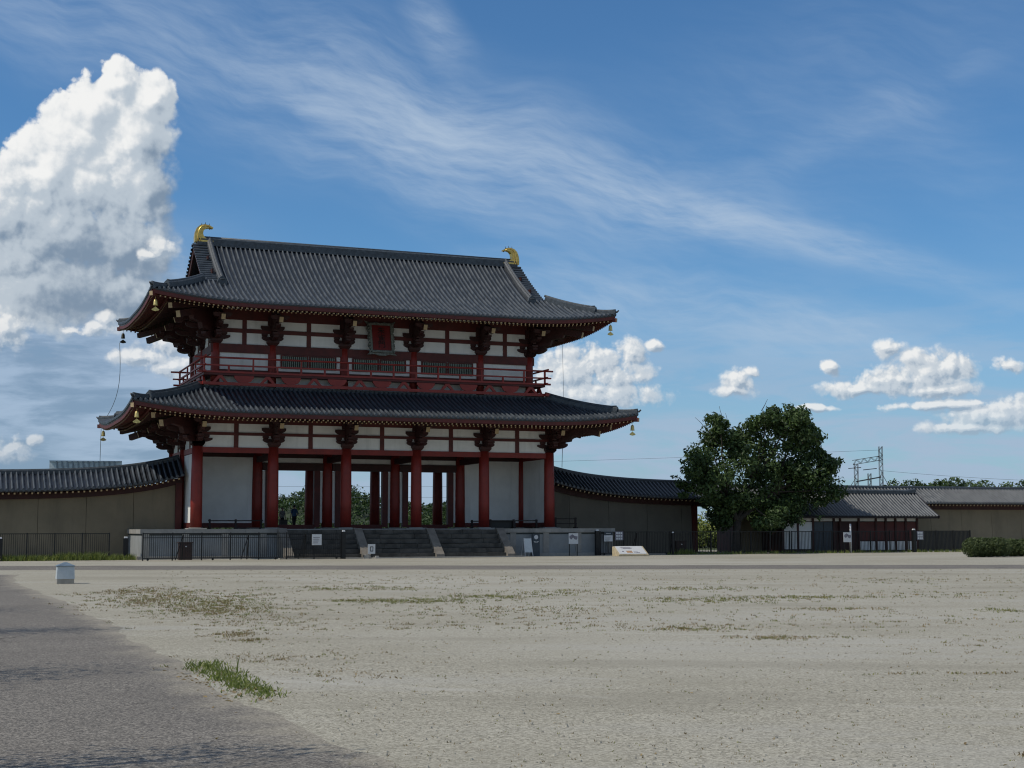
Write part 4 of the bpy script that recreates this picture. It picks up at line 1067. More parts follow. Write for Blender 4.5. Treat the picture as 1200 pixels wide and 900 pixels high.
# ------------------------------------------------------------------ office building at the right
def office():
    t = thing('guard_office', 'low office with grey tiled roof, dark red boards and white panels beside the tree', 'building', 45.35, .8, 0)
    L = 12.8; D = 3.1                      # front wall at y=0, rear at y=D
    EZ, RZ = 2.80, 4.72; y_e = -1.25; y_r = D/2+.1
    m = MB(); m.box(0, L, .08, D, 0, 2.75); m.build('wall', 'red_deep_shaded', t)
    m = MB(); m.box(.02, L-.02, .02, .076, 2.42, 2.66); m.build('white_band', 'plaster', t)
    posts = [0, 1.35, 2.75, 4.7, 5.3, 7.05, 8.7, 9.65, 10.6, 11.6, 12.72]
    m = MB()
    for x in posts: m.box(x-.09, x+.09, -.06, .06, 0, 2.75)
    m.box(0, L, -.07, .07, 2.68, 2.80)
    m.build('post_frame', 'red_deep_shaded', t)
    for a, b in ((.1, 1.26), (1.44, 2.66)): MB().box(a, b, -.02, .07, .25, 2.36).build('white_panel', 'plaster', t)
    for a, b in zip(posts[5:-1], posts[6:]): MB().box(a+.10, b-.10, -.015, .072, .12, .82).build('white_panel', 'plaster', t)
    for a, b in zip(posts[5:-1], posts[6:]):
        MB().box(a+.10, b-.10, .0, .073, .9, 2.36).build('board_panel', 'red_dark', t)
    d = MB().box(2.9, 4.6, .0, .074, .1, 2.36).build('door', 'navy', t)
    MB().box(3.72, 3.78, -.02, -.001, .1, 2.3).build('door_stile', 'black', d)
    # hip ended roof on the right, plain on the left
    a0, a1 = -.9, L+1.2; m = MB(); n = int((a1-a0)/.30); hip = 1.0
    def zz(y): f = (y-y_e)/(y_r-y_e); return EZ + (RZ-EZ)*(f*.82+f*f*.18)
    def run(x): # how far up the slope the row goes near the right hip
        return 1.0
    for s in (0, 1):
        vs = []; K_ = 7
        for i in range(n+1):
            x = a0+(a1-a0)*i/n; R_ = run(x)
            for k in range(K_):
                y = y_e+(y_r-y_e)*R_*k/(K_-1); z = zz(y); vs.append((x, y if s == 0 else 2*y_r-y, z))
        m.add(vs, [(i*K_+k, (i+1)*K_+k, (i+1)*K_+k+1, i*K_+k+1) for i in range(n) for k in range(K_-1)], 1, True)
        for i in range(n):
            x = a0+(a1-a0)*(i+.5)/n; R_ = run(x)
            if R_ < .06: continue
            vs = []
            for k in range(K_):
                y = y_e+(y_r-y_e)*R_*k/(K_-1); z = zz(y); yy = y if s == 0 else 2*y_r-y
                for q in range(5):
                    an = pi*q/4; vs.append((x+cos(an)*.075, yy-(1 if s == 0 else -1)*sin(an)*.04, z+sin(an)*.082))
            m.add(vs, [(k*5+q, k*5+q+1, (k+1)*5+q+1, (k+1)*5+q) for k in range(K_-1) for q in range(4)], 0, True)
    ro = m.build('roof', ['tile_light', 'tile_light_pan_shade'], t)
    m = MB(); m.sweep([(a0, y_r, RZ-.05), (4, y_r, RZ-.05), (a1-1.2, y_r, RZ-.05), (a1-.1, y_r, RZ+.07)], [(-.2,0),(.2,0),(.2,.24),(.1,.32),(-.1,.32),(-.2,.24)], side=(0,1,0))
    m.build('ridge', 'ridge', ro)
    for s in (0, 1):
        pts = []
        for k in range(8):
            r = 1-k/7; y = y_e+(y_r-y_e)*r; pts.append((a1-.02, y if s == 0 else 2*y_r-y, zz(y)-.06))
        MB().sweep(pts, [(-.05,-.14),(.05,-.14),(.05,.10),(-.05,.10)], side=(1,0,0)).build('barge_board', 'brown', t)
    MB().prism([(0,2.75),(D,2.75),(y_r,RZ-.25)], lambda a, b, q: (q, a, b), L-.12, L-.02).build('gable_wall', 'plaster', t)
    m = MB(); m.box(a0, a1-.05, y_e+.05, y_e+.13, EZ-.16, EZ-.03); m.box(a1-.15, a1-.06, y_e+.13, 2*y_r-y_e-.13, EZ-.16, EZ-.03)
    m.box(a0, a1-.16, y_e+.14, 2*y_r-y_e-.1, EZ-.05, EZ-.02)
    m.build('eave_board', 'brown', t)
    return t
office()

# ------------------------------------------------------------------ fences
def fence(lab, u0, u1, v, H=1.66, post=1.65, braces=(), name='iron_fence', wheels=False, rail2=False, solid=False, group='black iron fences along the plaza'):
    t = thing(name, lab, 'fence', u0, v, 0, group=group)
    L = u1-u0
    m = MB().box(0, L, -.025, .025, H-.05, H).box(0, L, -.02, .02, .12, .17)
    if rail2: m.box(0, L, -.02, .02, H-.30, H-.26)
    m.build('rail', 'iron', t)
    n = max(1, int(round(L/post))); p0 = None
    for i in range(n+1):
        x = L*i/n
        if p0 is None: p0 = MB().box(-.035, .035, -.035, .035, 0, H+.03).build('post', 'iron', t)
        else: c = p0.copy(); COL.objects.link(c); c.parent = t; c.location = (x, 0, 0)
    m = MB(); nb = int(L/.125); w = .013 if not solid else .045
    for i in range(1, nb):
        x = L*i/nb; m.box(x-w, x+w, -.012, .012, .171, H-.051)
    m.build('bars', 'iron', t)
    for bx in braces: MB().bar((bx, .5, .03), (bx, .05, H-.1), .06, .06).build('brace', 'iron', t)
    for bx in braces: MB().bar((bx-.45, .1, .03), (bx, .1, H-.12), .05, .05).build('brace', 'iron', t)
    if wheels:
        for k in range(4):
            x = .3 + (L-.6)*k/3
            MB().tube([(x, -.03, .07), (x, .03, .07)], .07, 10).build('wheel', 'iron', t)
    return t
fence('black iron bar fence in front of the ochre wall with weeds at its foot', -30, -5.75, -2.65)
fence('sliding black iron gate section standing open before the left platform', -4.15, 8.15, -6.05, rail2=True, wheels=True, braces=(2.4, 6.4, 10.0))
fence('sliding black iron gate section right of the platform carrying two notices', 27.75, 33.3, -3.15, rail2=False, wheels=True, braces=(2.9,))
fence('black iron bar fence between the sliding gate and the tree', 33.5, 43.6, -2.8, braces=(.4,))
fence('thin black iron fence in front of the small office', 43.7, 54.4, -2.9)
fence('close boarded black fence section right of the small office', 55.35, 60.3, -2.9, solid=True)
def gpost(lab, u, v, h=1.62, w=.30):
    t = thing('gate_post', lab, 'post', u, v, 0, group='black gate posts')
    MB().box(-w/2, w/2, -w/2, w/2, 0, h).build('shaft', 'iron', t)
    MB().frust(0, 0, h, h+.10, w*.36, w*.36, w*.28, w*.28).build('cap', 'white', t)
gpost('thick black gate post with white cap at the far left fence end', -12.15, -2.9, 1.35)
gpost('thick black gate post with white cap beside the platform corner', -4.75, -2.6, 1.35)
gpost('black gate post with white cap at the end of the left sliding gate', 8.30, -6.05, 1.72, .24)
gpost('black gate post with white cap beside the two notices', 27.5, -3.15, 1.72, .26)
gpost('black gate post with white cap between sliding gate and brown cabinet', 33.45, -3.3, 1.55, .16)
gpost('black gate post with white cap beside the close boarded fence', 54.75, -3.05, 1.72, .26)

# ------------------------------------------------------------------ signs and small things
def plate(mb, x0, x1, z0, z1, y, d=.012, mi=0): mb.box(x0, x1, y-d, y, z0, z1, mi)
def notice(lab, u, v, z, w, h, kind, name='notice_sign'):
    t = thing(name, lab, 'sign', u, v, z)
    MB().box(-w/2, w/2, -.02, .0, 0, h).build('board', {'white':'white', 'grid':'mark_grey', 'dark':'navy', 'pic':'white'}[kind], t)
    m = MB()
    if kind == 'grid':
        for i in range(3):
            for j in range(3): plate(m, -w*.38+w*.27*i, -w*.38+w*.27*i+w*.2, h*.08+h*.31*j, h*.08+h*.31*j+h*.22, -.021)
        m.build('pictograms', 'white', t)
    elif kind == 'white':
        for j in range(4): plate(m, -w*.38, w*(.1+.07*j), h*(.18+.17*j), h*(.23+.17*j), -.021)
        m.build('writing', 'mark_grey', t)
    elif kind == 'dark':
        plate(m, -w*.3, w*.3, h*.5, h*.62, -.021); m.build('writing', 'white', t)
    elif kind == 'pic':
        m2 = MB(); m2.prism([(-w*.42,h*.55),(-w*.2,h*.42),(-w*.05,h*.62),(w*.1,h*.45),(w*.3,h*.38),(w*.42,h*.52),(w*.42,h*.70),(w*.12,h*.74),(-w*.1,h*.9),(-w*.42,h*.74)], lambda a, b, q: (a, q, b), -.032, -.021)
        m2.build('picture', 'mark_grey', t)
    return t
def picture_sign(lab, u, v):
    t = notice(lab, u, v, .82, .72, .74, 'pic', 'picture_sign')
    for x in (-.30, .30): MB().box(x-.025, x+.025, 0.002, .04, -.82, .7).build('leg', 'iron', t)
    return t
picture_sign('white picture sign on two black legs before the right platform', 25.5, -3.5)
t = picture_sign('white picture sign on legs in front of the small office door', 48.35, -3.4)
notice('white notice with fine writing hung on the left sliding gate', 6.55, -6.10, .88, .62, .68, 'white')
notice('white notice with fine writing on the right sliding gate', 28.35, -3.20, .98, .66, .42, 'white')
notice('small dark notice with pale lettering above the white notice', 28.35, -3.20, 1.42, .62, .22, 'dark')
notice('dark notice with nine white pictograms beside the white notice', 29.2, -3.20, 1.05, .64, .62, 'grid')
notice('dark notice with nine white pictograms on the fence by the office', 54.98, -3.22, .95, .62, .68, 'grid').location = W(55.3, -3.1, .95)
# A-frame board
t = thing('a_frame_sign', 'pale blue folding A-frame board at the foot of the right stair ramp', 'sign', 21.75, -4.1, 0)
MB().hexa([(-.30,-.30,.28),(.30,-.30,.28),(.30,-.27,.28),(-.30,-.27,.28),(-.27,-.10,1.22),(.27,-.10,1.22),(.27,-.07,1.22),(-.27,-.07,1.22)]).build('front_board', 'grey_white', t)
m = MB()
for s_ in (-1, 1): m.bar((s_*.29, -.36, 0), (s_*.25, -.08, 1.25), .03, .03); m.bar((s_*.29, .38, 0), (s_*.25, -.03, 1.25), .03, .03)
m.build('leg_frame', 'white', t)
# pillar sign
t = thing('pillar_sign', 'dark blue pillar sign with white round emblem by the right platform', 'sign', 22.75, -3.25, 0)
MB().box(-.27, .27, -.09, .09, 0, 1.52).build('pillar', 'navy', t)
m = MB(); m.prism([(.15*cos(2*pi*k/16), 1.30+.15*sin(2*pi*k/16)) for k in range(16)], lambda a, b, q: (a, q, b), -.10, -.092)
m.prism([(-.2, 1.02), (0, .98), (.2, 1.02), (.12, .94), (-.12, .94)], lambda a, b, q: (a, q, b), -.10, -.092)
m.build('emblem', 'white', t)
# little sign standing on stones at the stair ramp
t = thing('stair_sign', 'small white square sign on stones in front of the second stair ramp', 'sign', 10.2, -5.9, 0)
MB().box(-.24, .24, -.02, .02, .30, .92).build('board', 'white', t)
MB().box(-.10, .10, -.03, -.021, .45, .50).box(-.10, .10, -.03, -.021, .72, .77).box(-.10, -.06, -.03, -.021, .5, .72).box(.06, .10, -.03, -.021, .5, .72).build('printed_mark', 'mark', t)
m = MB()
for k in range(6): m.frust(rnd.uniform(-.4,.4), rnd.uniform(-.15,.15), 0, rnd.uniform(.1,.28), .14, .12, .09, .08)
m.build('stone_pile', 'stone', t)
# slanted information panel on a stone base
t = thing('information_panel', 'slanted white information panel on tan stone base in front of the right fence', 'sign', 28.6, -6.1, 0)
MB().prism([(-.55,0),(.45,0),(.45,.62),(.36,.66),(-.55,.10)], lambda a, b, q: (q, a, b), -1.15, 1.15).build('stone_base', 'tan', t)
sl_ = atan2(.56, .91)
def on_slope(x, s, h): return (x, -.55+s*cos(sl_)-h*sin(sl_), .10+s*sin(sl_)+h*cos(sl_))
def slab(x0, x1, s0, s1, h0, h1, mb): 
    c = [on_slope(x0,s0,h0), on_slope(x1,s0,h0), on_slope(x1,s1,h0), on_slope(x0,s1,h0), on_slope(x0,s0,h1), on_slope(x1,s0,h1), on_slope(x1,s1,h1), on_slope(x0,s1,h1)]
    mb.hexa(c)
m = MB(); slab(-1.02, 1.02, .06, 1.03, .004, .035, m); m.build('panel', 'white', t)
m = MB()
for k in range(5): slab(-.62+rnd.uniform(-.1,.1), .05+rnd.uniform(-.1,.2), .66+.05*k, .685+.05*k, .036, .040, m)
slab(-.75, -.62, .30, .42, .036, .04, m); slab(.1, .42, .22, .32, .036, .04, m); slab(.3, .55, .18, .24, .036, .041, m)
m.build('printed_map', 'mark_grey', t)
m = MB(); slab(-.42, .02, .18, .44, .036, .040, m); m.build('printed_patch', 'orange', t)
# lamp box on the plaza's corner
t = thing('path_lamp', 'squat pale lamp box with grey pyramid cap on a concrete base by the path', 'lamp', loc=(-15.62, 50.0, 0)); t.rotation_euler.z = TH
MB().frust(0, 0, 0, .17, .285, .285, .285, .285).build('base', 'concrete', t)
m = MB().frust(0, 0, .17, .60, .30, .30, .28, .28)
m.build('lamp_body', 'grey_white', t)
MB().frust(0, 0, .60, .625, .31, .31, .31, .31).frust(0, 0, .625, .74, .31, .31, .05, .05).build('cap', 'bluegrey', t)
# bins / cabinets
def cabinet(lab, u, v, w=.8, h=1.1):
    t = thing('brown_cabinet', lab, 'cabinet', u, v, 0)
    MB().box(-w/2, w/2, -.3, .3, 0, h-.06).build('body', 'bin', t); MB().box(-w/2-.06, w/2+.06, -.34, .34, h-.06, h).build('lid', 'bin', t)
    MB().box(-.06, .06, -.31, -.301, h-.3, h-.24).build('label_plate', 'white', t)
cabinet('dark brown cabinet standing behind the left sliding gate', -1.35, -4.3)
cabinet('dark brown cabinet behind the fence near the tree', 34.6, -2.2, .8, 1.0)
# low barriers on the platform
def barrier(lab, u0, u1, v, h=.65, z=1.9, mm='brown', name='low_barrier', bars=0, panel=False):
    t = thing(name, lab, 'barrier', (u0+u1)/2, v, z)
    L = u1-u0; n = max(2, int(L/1.5)+1)
    for i in range(n):
        x = -L/2+.1 + (L-.2)*i/(n-1)
        p = MB().box(x-.06, x+.06, -.06, .06, 0, h).box(x-.09, x+.09, -.25, .25, 0, .09).build('post', mm, t)
    m = MB().box(-L/2, L/2, -.04, .04, h-.13, h-.06)
    if bars: m.box(-L/2, L/2, -.04, .04, h*.4, h*.4+.06)
    m.build('rail', mm, t)
    if panel: MB().box(-L/2+.1, .2, .12, .5, .02, h-.1).build('box', 'black', t)
barrier('low dark wooden barrier before the left white wall panel', .95, 4.6, .9)
barrier('low dark wooden barrier with a black box before the right white wall', 20.75, 24.5, .5, panel=True)
barrier('short dark picket barrier beside the fifth front column', 19.9, 20.7, 2.0, .62, bars=1)
barrier('low dark barrier on the platform outside the right corner column', 26.3, 28.1, 1.6, .8, bars=1)
# white pole near the office
tag(MB().tube([(0,0,0),(0,0,2.2)], .07, 10).build('white_pole', 'white', None, W(48.85, -3.1, 0)), 'white pole standing beside the picture sign at the office', 'pole')

# ------------------------------------------------------------------ people
def person(lab, u, v, z, h, face, top, trousers, stride=.12):
    root = thing('person', lab, 'person', u, v, z, rz=face)
    k = h/1.70
    J = {'pel':(0,0,.92,.15),'sp':(0,0,1.12,.14),'ch':(0,0,1.33,.165),'nk':(0,0,1.47,.06),'hd0':(0,-.01,1.53,.075),'hd':(0,-.015,1.61,.10),'hd2':(0,-.01,1.68,.075),
         'hl':(-.10,0,.88,.10),'kl':(-.11,-stride*.6,.48,.068),'al':(-.11,stride*.2-stride,.08,.045),'tl':(-.11,-stride-.12,.03,.036),
         'hr':(.10,0,.88,.10),'kr':(.11,stride*.3,.48,.068),'ar':(.11,stride,.09,.045),'tr':(.11,stride-.16,.03,.036),
         'sl':(-.20,0,1.40,.066),'el':(-.26,.03,1.13,.047),'wl':(-.25,-.09,.90,.034),'pl':(-.25,-.11,.82,.036),
         'sr':(.20,0,1.40,.066),'er':(.26,.03,1.13,.047),'wr':(.25,-.09,.90,.034),'pr':(.25,-.11,.82,.036)}
    E = [('pel','sp'),('sp','ch'),('ch','nk'),('nk','hd0'),('hd0','hd'),('hd','hd2'),('pel','hl'),('hl','kl'),('kl','al'),('al','tl'),('pel','hr'),('hr','kr'),('kr','ar'),('ar','tr'),('ch','sl'),('sl','el'),('el','wl'),('wl','pl'),('ch','sr'),('sr','er'),('er','wr'),('wr','pr')]
    names = list(J); me = bpy.data.meshes.new('body')
    me.from_pydata([tuple(c*k for c in J[n][:3]) for n in names], [(names.index(a), names.index(b)) for a, b in E], [])
    tmp = bpy.data.objects.new('tmp', me); COL.objects.link(tmp)
    sk = tmp.modifiers.new('s', 'SKIN'); sk.use_smooth_shade = True
    for i, n in enumerate(names):
        r = J[n][3]*k; me.skin_vertices[0].data[i].radius = (r*(1.15 if n in ('ch','pel','sp') else 1), r*(.8 if n in ('ch','pel','sp') else 1))
        me.skin_vertices[0].data[i].use_root = (n == 'pel')
    ss = tmp.modifiers.new('u', 'SUBSURF'); ss.levels = 2; ss.render_levels = 2
    dg = bpy.context.evaluated_depsgraph_get(); bm_ = bpy.data.meshes.new_from_object(tmp.evaluated_get(dg)); bpy.data.objects.remove(tmp)
    for mm in ('skin', top, trousers, 'cloth_dark'): bm_.materials.append(M[mm])
    for p in bm_.polygons:
        c = p.center/k; r = sqrt(c.x*c.x)
        if c.z > 1.47: p.material_index = 0
        elif c.z > .93: p.material_index = 1 if not (c.z < 1.13 and abs(c.x) > .20) else 0
        elif abs(c.x) > .20 and c.z > .70: p.material_index = 0
        elif c.z > .10: p.material_index = 2
        else: p.material_index = 3
    o = bpy.data.objects.new('body', bm_); COL.objects.link(o); o.parent = root
    hm = MB()
    for cx_, cy_, cz_, rr in ((0, .02, 1.655, .105),):
        prof = [(rr*sin(a), cz_+rr*1.05*cos(a)) for a in [pi*.62*(1-i/6)+.02 for i in range(7)]]
        hm.lathe([(r*k, z_*k) for r, z_ in prof], 0, cy_*k, 14)
    hm.build('hair', 'hair', root)
    fm = MB()
    for s_ in (-1, 1): fm.lathe([(.004, 1.607*k), (.012*k, 1.615*k), (.004, 1.623*k)], s_*.035*k, -.102*k, 6)
    fm.build('eyes', 'hair', root)
    MB().hexa([(-.014*k,-.125*k,1.575*k),(.014*k,-.125*k,1.575*k),(.012*k,-.09*k,1.575*k),(-.012*k,-.09*k,1.575*k),(-.006*k,-.108*k,1.615*k),(.006*k,-.108*k,1.615*k),(.006*k,-.09*k,1.615*k),(-.006*k,-.09*k,1.615*k)]).build('nose', 'skin', root)
    # hands: palm with four fingers and a thumb
    for s_ in (-1, 1):
        m = MB(); x = s_*.25*k; y = -.115*k; z_ = .83*k
        m.frust(x, y, z_-.045*k, z_+.045*k, .012*k, .040*k, .014*k, .032*k)
        for q in range(4):
            yy = y + (-.030+.02*q)*k; ln = (.062, .072, .068, .052)[q]*k
            m.tube([(x, yy, z_-.035*k), (x, yy-.004*k, z_-.04*k-ln*.55), (x-s_*.012*k, yy-.006*k, z_-.04*k-ln)], [.0085*k, .0078*k, .006*k], 6)
        m.tube([(x, y-.035*k, z_+.01*k), (x-s_*.008*k, y-.062*k, z_-.02*k), (x-s_*.012*k, y-.066*k, z_-.05*k)], [.010*k, .009*k, .007*k], 6)
        m.build('hand', 'skin', root)
    return root
person('visitor in blue shirt and dark trousers standing under the gate', 8.25, 7.3, 1.9, 1.68, radians(200), 'cloth_blue', 'cloth_dark')
person('visitor in pale patterned top standing behind a grey box under the gate', 7.45, 7.6, 1.9, 1.52, radians(20), 'cloth_pale', 'cloth_dark', .06)
t = thing('offering_box', 'low grey brown box standing in the left doorway under the gate', 'box', 7.32, 6.7, 1.9)
MB().box(-.26, .26, -.2, .2, 0, .62).build('body', 'stair', t); MB().box(-.29, .29, -.23, .23, .62, .68).build('lid', 'brown', t)

# ------------------------------------------------------------------ vegetation
def leaves(mb, c, r, n, size, shell=.55, flat=1.0, tone=(0, 1), R=None, zmin=None):
    R = R or rnd
    for _ in range(n):
        while True:
            d = Vector((R.gauss(0,1), R.gauss(0,1), R.gauss(0,1)))
            if d.length > .05: break
        d.normalize(); q = shell + (1-shell)*R.random()**.6
        p = Vector((c[0]+d.x*r[0]*q, c[1]+d.y*r[1]*q, c[2]+d.z*r[2]*q))
        if zmin is not None and p.z < zmin: p.z = zmin + R.random()*.2
        nrm = (d*.6 + Vector((R.gauss(0,.6), R.gauss(0,.6), R.gauss(0,.6)+.35))).normalized()
        a = nrm.orthogonal().normalized(); b = nrm.cross(a); an = R.random()*6.28
        e1 = (a*cos(an)+b*sin(an)); e2 = nrm.cross(e1); s = size*(.6+.8*R.random()); w = s*(.4+.25*R.random())
        bend = nrm*(s*.18)
        mb.add([p-e1*s, p-e2*w+bend, p+e1*s, p+e2*w+bend], [(0,1,2,3)], 0, False)
        mb.tone.append(tone[0]+(tone[1]-tone[0])*min(1, max(0, .5+R.gauss(0,.3))))
def limb(mb, p, q, r0, r1, R, n=5, wob=.12):
    p, q = Vector(p), Vector(q); L = (q-p).length
    pts = [p+(q-p)*(k/n) + Vector((R.gauss(0,wob), R.gauss(0,wob), R.gauss(0,wob*.5)))*(L/n*.6 if 0 < k < n else 0) for k in range(n+1)]
    mb.tube(pts, [r0+(r1-r0)*k/n for k in range(n+1)], 8)
# the big tree by the wall
def px_tree(x, y, r, dv): return ((x-862)*.0751+1.9-1.75, dv, 11.5-(y-470)*.0655, r)
bigblobs = [(812,548,19),(838,522,24),(836,503,13),(848,556,30),(882,515,25),(888,496,15),(910,497,22),(933,500,17),(948,511,15),(930,535,30),(958,522,14),(966,545,16),(960,572,20),(893,545,32),(870,585,25),(903,592,27),(937,585,27),(848,588,17),(822,568,17),(803,574,9),(925,568,30),(880,605,16),(910,608,14),(970,560,12),(860,535,22),(922,490,17),(905,490,15),(968,534,12),(890,575,26),(915,545,26),(940,560,20),(830,548,20),(862,598,20),(922,600,20),(850,602,14)]
R1 = random.Random(21)
tree = thing('broadleaf_tree', 'large dark green spreading tree standing before the wall and office', 'tree', 40.1, -.9, 0)
cr = MB(); cr.tone = []; tr = MB()
trunk_top = (.2, 0, 2.4); 
tr.tube([(0,0,-.1),(.02,0,.5),(.08,.02,1.4),trunk_top], [.42,.34,.28,.27], 12)
fork = [Vector((1.0,.4,4.0)), Vector((3.2,-.2,4.6)), Vector((-.6,.2,4.2)), Vector((2.0,.8,5.4))]
for f_ in fork: limb(tr, trunk_top, f_, .2, .12, R1)
for (x, y, r) in bigblobs:
    dv = R1.uniform(-2.4, 2.4) * (1 - abs(x-890)/160); c = px_tree(x, y, r, dv); rr = r*.068
    f_ = min(fork, key=lambda q: (q-Vector(c[:3])).length); limb(tr, f_, c[:3], .09, .03, R1)
    for k in range(5):
        off = Vector((R1.gauss(0,.40), R1.gauss(0,.55), R1.gauss(0,.36)))*rr
        cc = (c[0]+off.x, c[1]+off.y, c[2]+off.z); r2 = rr*R1.uniform(.42, .62)
        leaves(cr, cc, (r2*1.2, r2*1.5, r2*.95), int(100*rr+70), .15, .3, tone=(.0, R1.uniform(.6, 1.1)), R=R1)
for k in range(130):                       # stray leaf sprays make the outline uneven
    x, y, r = R1.choice(bigblobs); an = R1.uniform(0, 6.28); c = px_tree(x+cos(an)*r*.92, y+sin(an)*r*.95, r, R1.uniform(-2, 2))
    leaves(cr, c[:3], (.38, .38, .3), 16, .14, .1, R=R1)
for (x0, y0, x1, y1) in [(852,508,846,476),(855,505,853,484),(842,520,818,490),(893,480,903,466)]:
    a, b = px_tree(x0, y0, 0, 0), px_tree(x1, y1, 0, .3); limb(tr, a[:3], b[:3], .035, .012, R1)
cr.build('crown', 'leaf', tree); tr.build('trunk', 'bark', tree)
# clipped shrubs at the right
def shrub(lab, X, Y, w, d, h, seed, name='clipped_shrub', mm='leaf_hedge', n=10000, size=.062, group='clipped shrubs'):
    R = random.Random(seed); t = thing(name, lab, 'shrub', loc=(X, Y, 0), group=group); t.rotation_euler.z = 0
    m = MB(); m.tone = []
    for k in range(12):
        f = (k+.5)/12; cx_ = -w/2+.35 + (w-.7)*f
        leaves(m, (cx_, R.uniform(-.15,.15)*d, h*R.uniform(.47,.53)), (w*.20, d*.55, h*.50), n//12, size, .72, R=R, zmin=.02)
    m.build('foliage', mm, t)
    m = MB()
    for k in range(5): limb(m, (R.uniform(-w*.2,w*.2), 0, 0), (R.uniform(-w*.4,w*.4), R.uniform(-.3,.3), h*.7), .035, .015, R)
    m.build('stems', 'bark', t)
shrub('wide clipped green shrub at the end of the fence, left of its pair', 30.5, 92.0, 2.9, 1.6, 1.25, 3)
shrub('second clipped green shrub cut by the right edge of the photo', 33.4, 94.0, 2.6, 1.6, 1.15, 5)
# shrubs seen through the opening beside the tree and through the gate
def bush(lab, u, v, w, d, h, seed, mm='leaf_light', n=2600, size=.22, name='bush', group='bushes behind the wall', z=0.0):
    R = random.Random(seed); t = thing(name, lab, 'bush', u, v, z, group=group)
    m = MB(); m.tone = []
    for k in range(16):
        a = R.uniform(-.5,.5)*w; hh = h*R.uniform(.45, 1.0)*(1-.5*abs(a)/w)
        leaves(m, (a, R.uniform(-.4,.4)*d, hh*.5), (w*.18, d*.35, hh*.55), n//16, size, .4, R=R, zmin=.02)
    m.build('foliage', mm, t)
    m = MB()
    for k in range(4): limb(m, (R.uniform(-w*.2,w*.2), 0, 0), (R.uniform(-w*.4,w*.4), R.uniform(-.3,.3), h*.7), .05, .02, R)
    m.build('stems', 'bark', t)
bush('tall light green bush seen through the opening beside the tree', 52.0, 26, 9, 5, 4.6, 11, 'grass_green', 4200, .16)
bush('lower green bush at right in the opening beside the tree', 56.0, 27, 9, 5, 4.6, 12, 'grass_green', 4200, .16)
k = 0
for (u, v, w, h, mm, adj) in [(-30,118,16,4.6,'leaf_light','left'),(-18,112,16,4.2,'leaf_light',''),(-6,116,18,4.8,'leaf_light',''),(5,112,14,4.0,'leaf_light',''),(-42,115,16,4.4,'leaf_light','')]:
    bush(['leafy light green thicket beyond the left doorway','leafy light green thicket left of centre beyond the doorways','leafy light green thicket beyond the middle doorway','leafy light green thicket beyond the right doorway','leafy light green thicket hidden behind the left gate wall'][k], u, v, w, 8, h, 40+k, mm, 3600, .42, 'thicket', 'thickets beyond the gate'); k += 1
def far_tree(lab, X, Y, h, w, seed, mm='leaf', n=2200, group='trees on the skyline'):
    R = random.Random(seed); t = thing('woodland_tree', lab, 'tree', loc=(X, Y, 0), group=group); t.rotation_euler.z = 0
    m = MB(); m.tone = []; tm = MB(); limb(tm, (0,0,-.2), (0,0,h*.6), h*.03, h*.012, R)
    for k in range(14):
        a = R.uniform(0,6.28); q = R.random()**.5; z_ = h*R.uniform(.32,.92); s = 1-.55*max(0,(z_/h-.5)*2)
        leaves(m, (cos(a)*q*w*.42*s, sin(a)*q*w*.42*s, z_), (w*.2, w*.2, h*.13), n//14, h*.032, .4, tone=(0, R.uniform(.6,1.2)), R=R)
    for k in range(7): limb(tm, (0,0,h*.4), (R.uniform(-.35,.35)*w, R.uniform(-.35,.35)*w, h*R.uniform(.5,.8)), h*.012, h*.004, R)
    m.build('crown', mm, t); tm.build('trunk', 'bark', t)
    return t
k = 0
for (px, top) in [(1062,559),(1085,559),(1108,558),(1135,559),(1150,562),(1172,564),(1196,559),(1222,561),(1040,566)]:
    Y = 430 + (k*37)%60; X = (px-600)/1664*Y; h = ((620-top)*Y/1664+EYE)*.93
    far_tree(['round crowned tree on the skyline left of the right wall roof','second skyline tree along the right wall roof','third skyline tree along the right wall roof','fourth skyline tree, broad, over the right wall roof','low skyline tree in the dip above the right wall roof','skyline tree right of the dip above the right wall roof','last skyline tree at the right edge of the photo','skyline tree just outside the right edge','lowest skyline tree beside the steel gantry'][k], X, Y, h, 19, 100+k); k += 1
# wooded hill beyond the gate
def hz(x, y):
    z = 0
    for (cx_, cy_, rx, ry, h) in [(-67,530,30,60,15.2),(-92,545,40,70,11.5),(-36,540,45,60,8.8),(10,560,60,60,6),(-150,580,60,60,9)]:
        q = ((x-cx_)/rx)**2+((y-cy_)/ry)**2; z = max(z, h*exp(-q*1.1))
    return z
m = MB(); n1, n2 = 60, 24; vs = []
for i in range(n1+1):
    for j_ in range(n2+1):
        x = -260+360*i/n1; y = 430+300*j_/n2; vs.append((x, y, hz(x, y)-1.2))
m.add(vs, [(i*(n2+1)+j_, (i+1)*(n2+1)+j_, (i+1)*(n2+1)+j_+1, i*(n2+1)+j_+1) for i in range(n1) for j_ in range(n2)], 0, True)
M['hill'] = mat('hill_undergrowth', (.030, .046, .018), .95, scale=.2, var=.25)
tag(m.build('hill', 'hill'), kind='structure')
R = random.Random(77); wood = MB(); wood.tone = []
for k in range(1100):
    x = R.uniform(-215, 60); y = R.uniform(440, 610); z = hz(x, y)
    if z < 1.5 and R.random() < .4: continue
    s = R.uniform(2.4, 4.6); tn = R.uniform(.2, 1.0)
    leaves(wood, (x, y, z+s*.35), (s, s, s*.7), 60, .60, .6, tone=(0, tn), R=R)
tag(wood.build('far_wood', 'leaf'), kind='stuff')
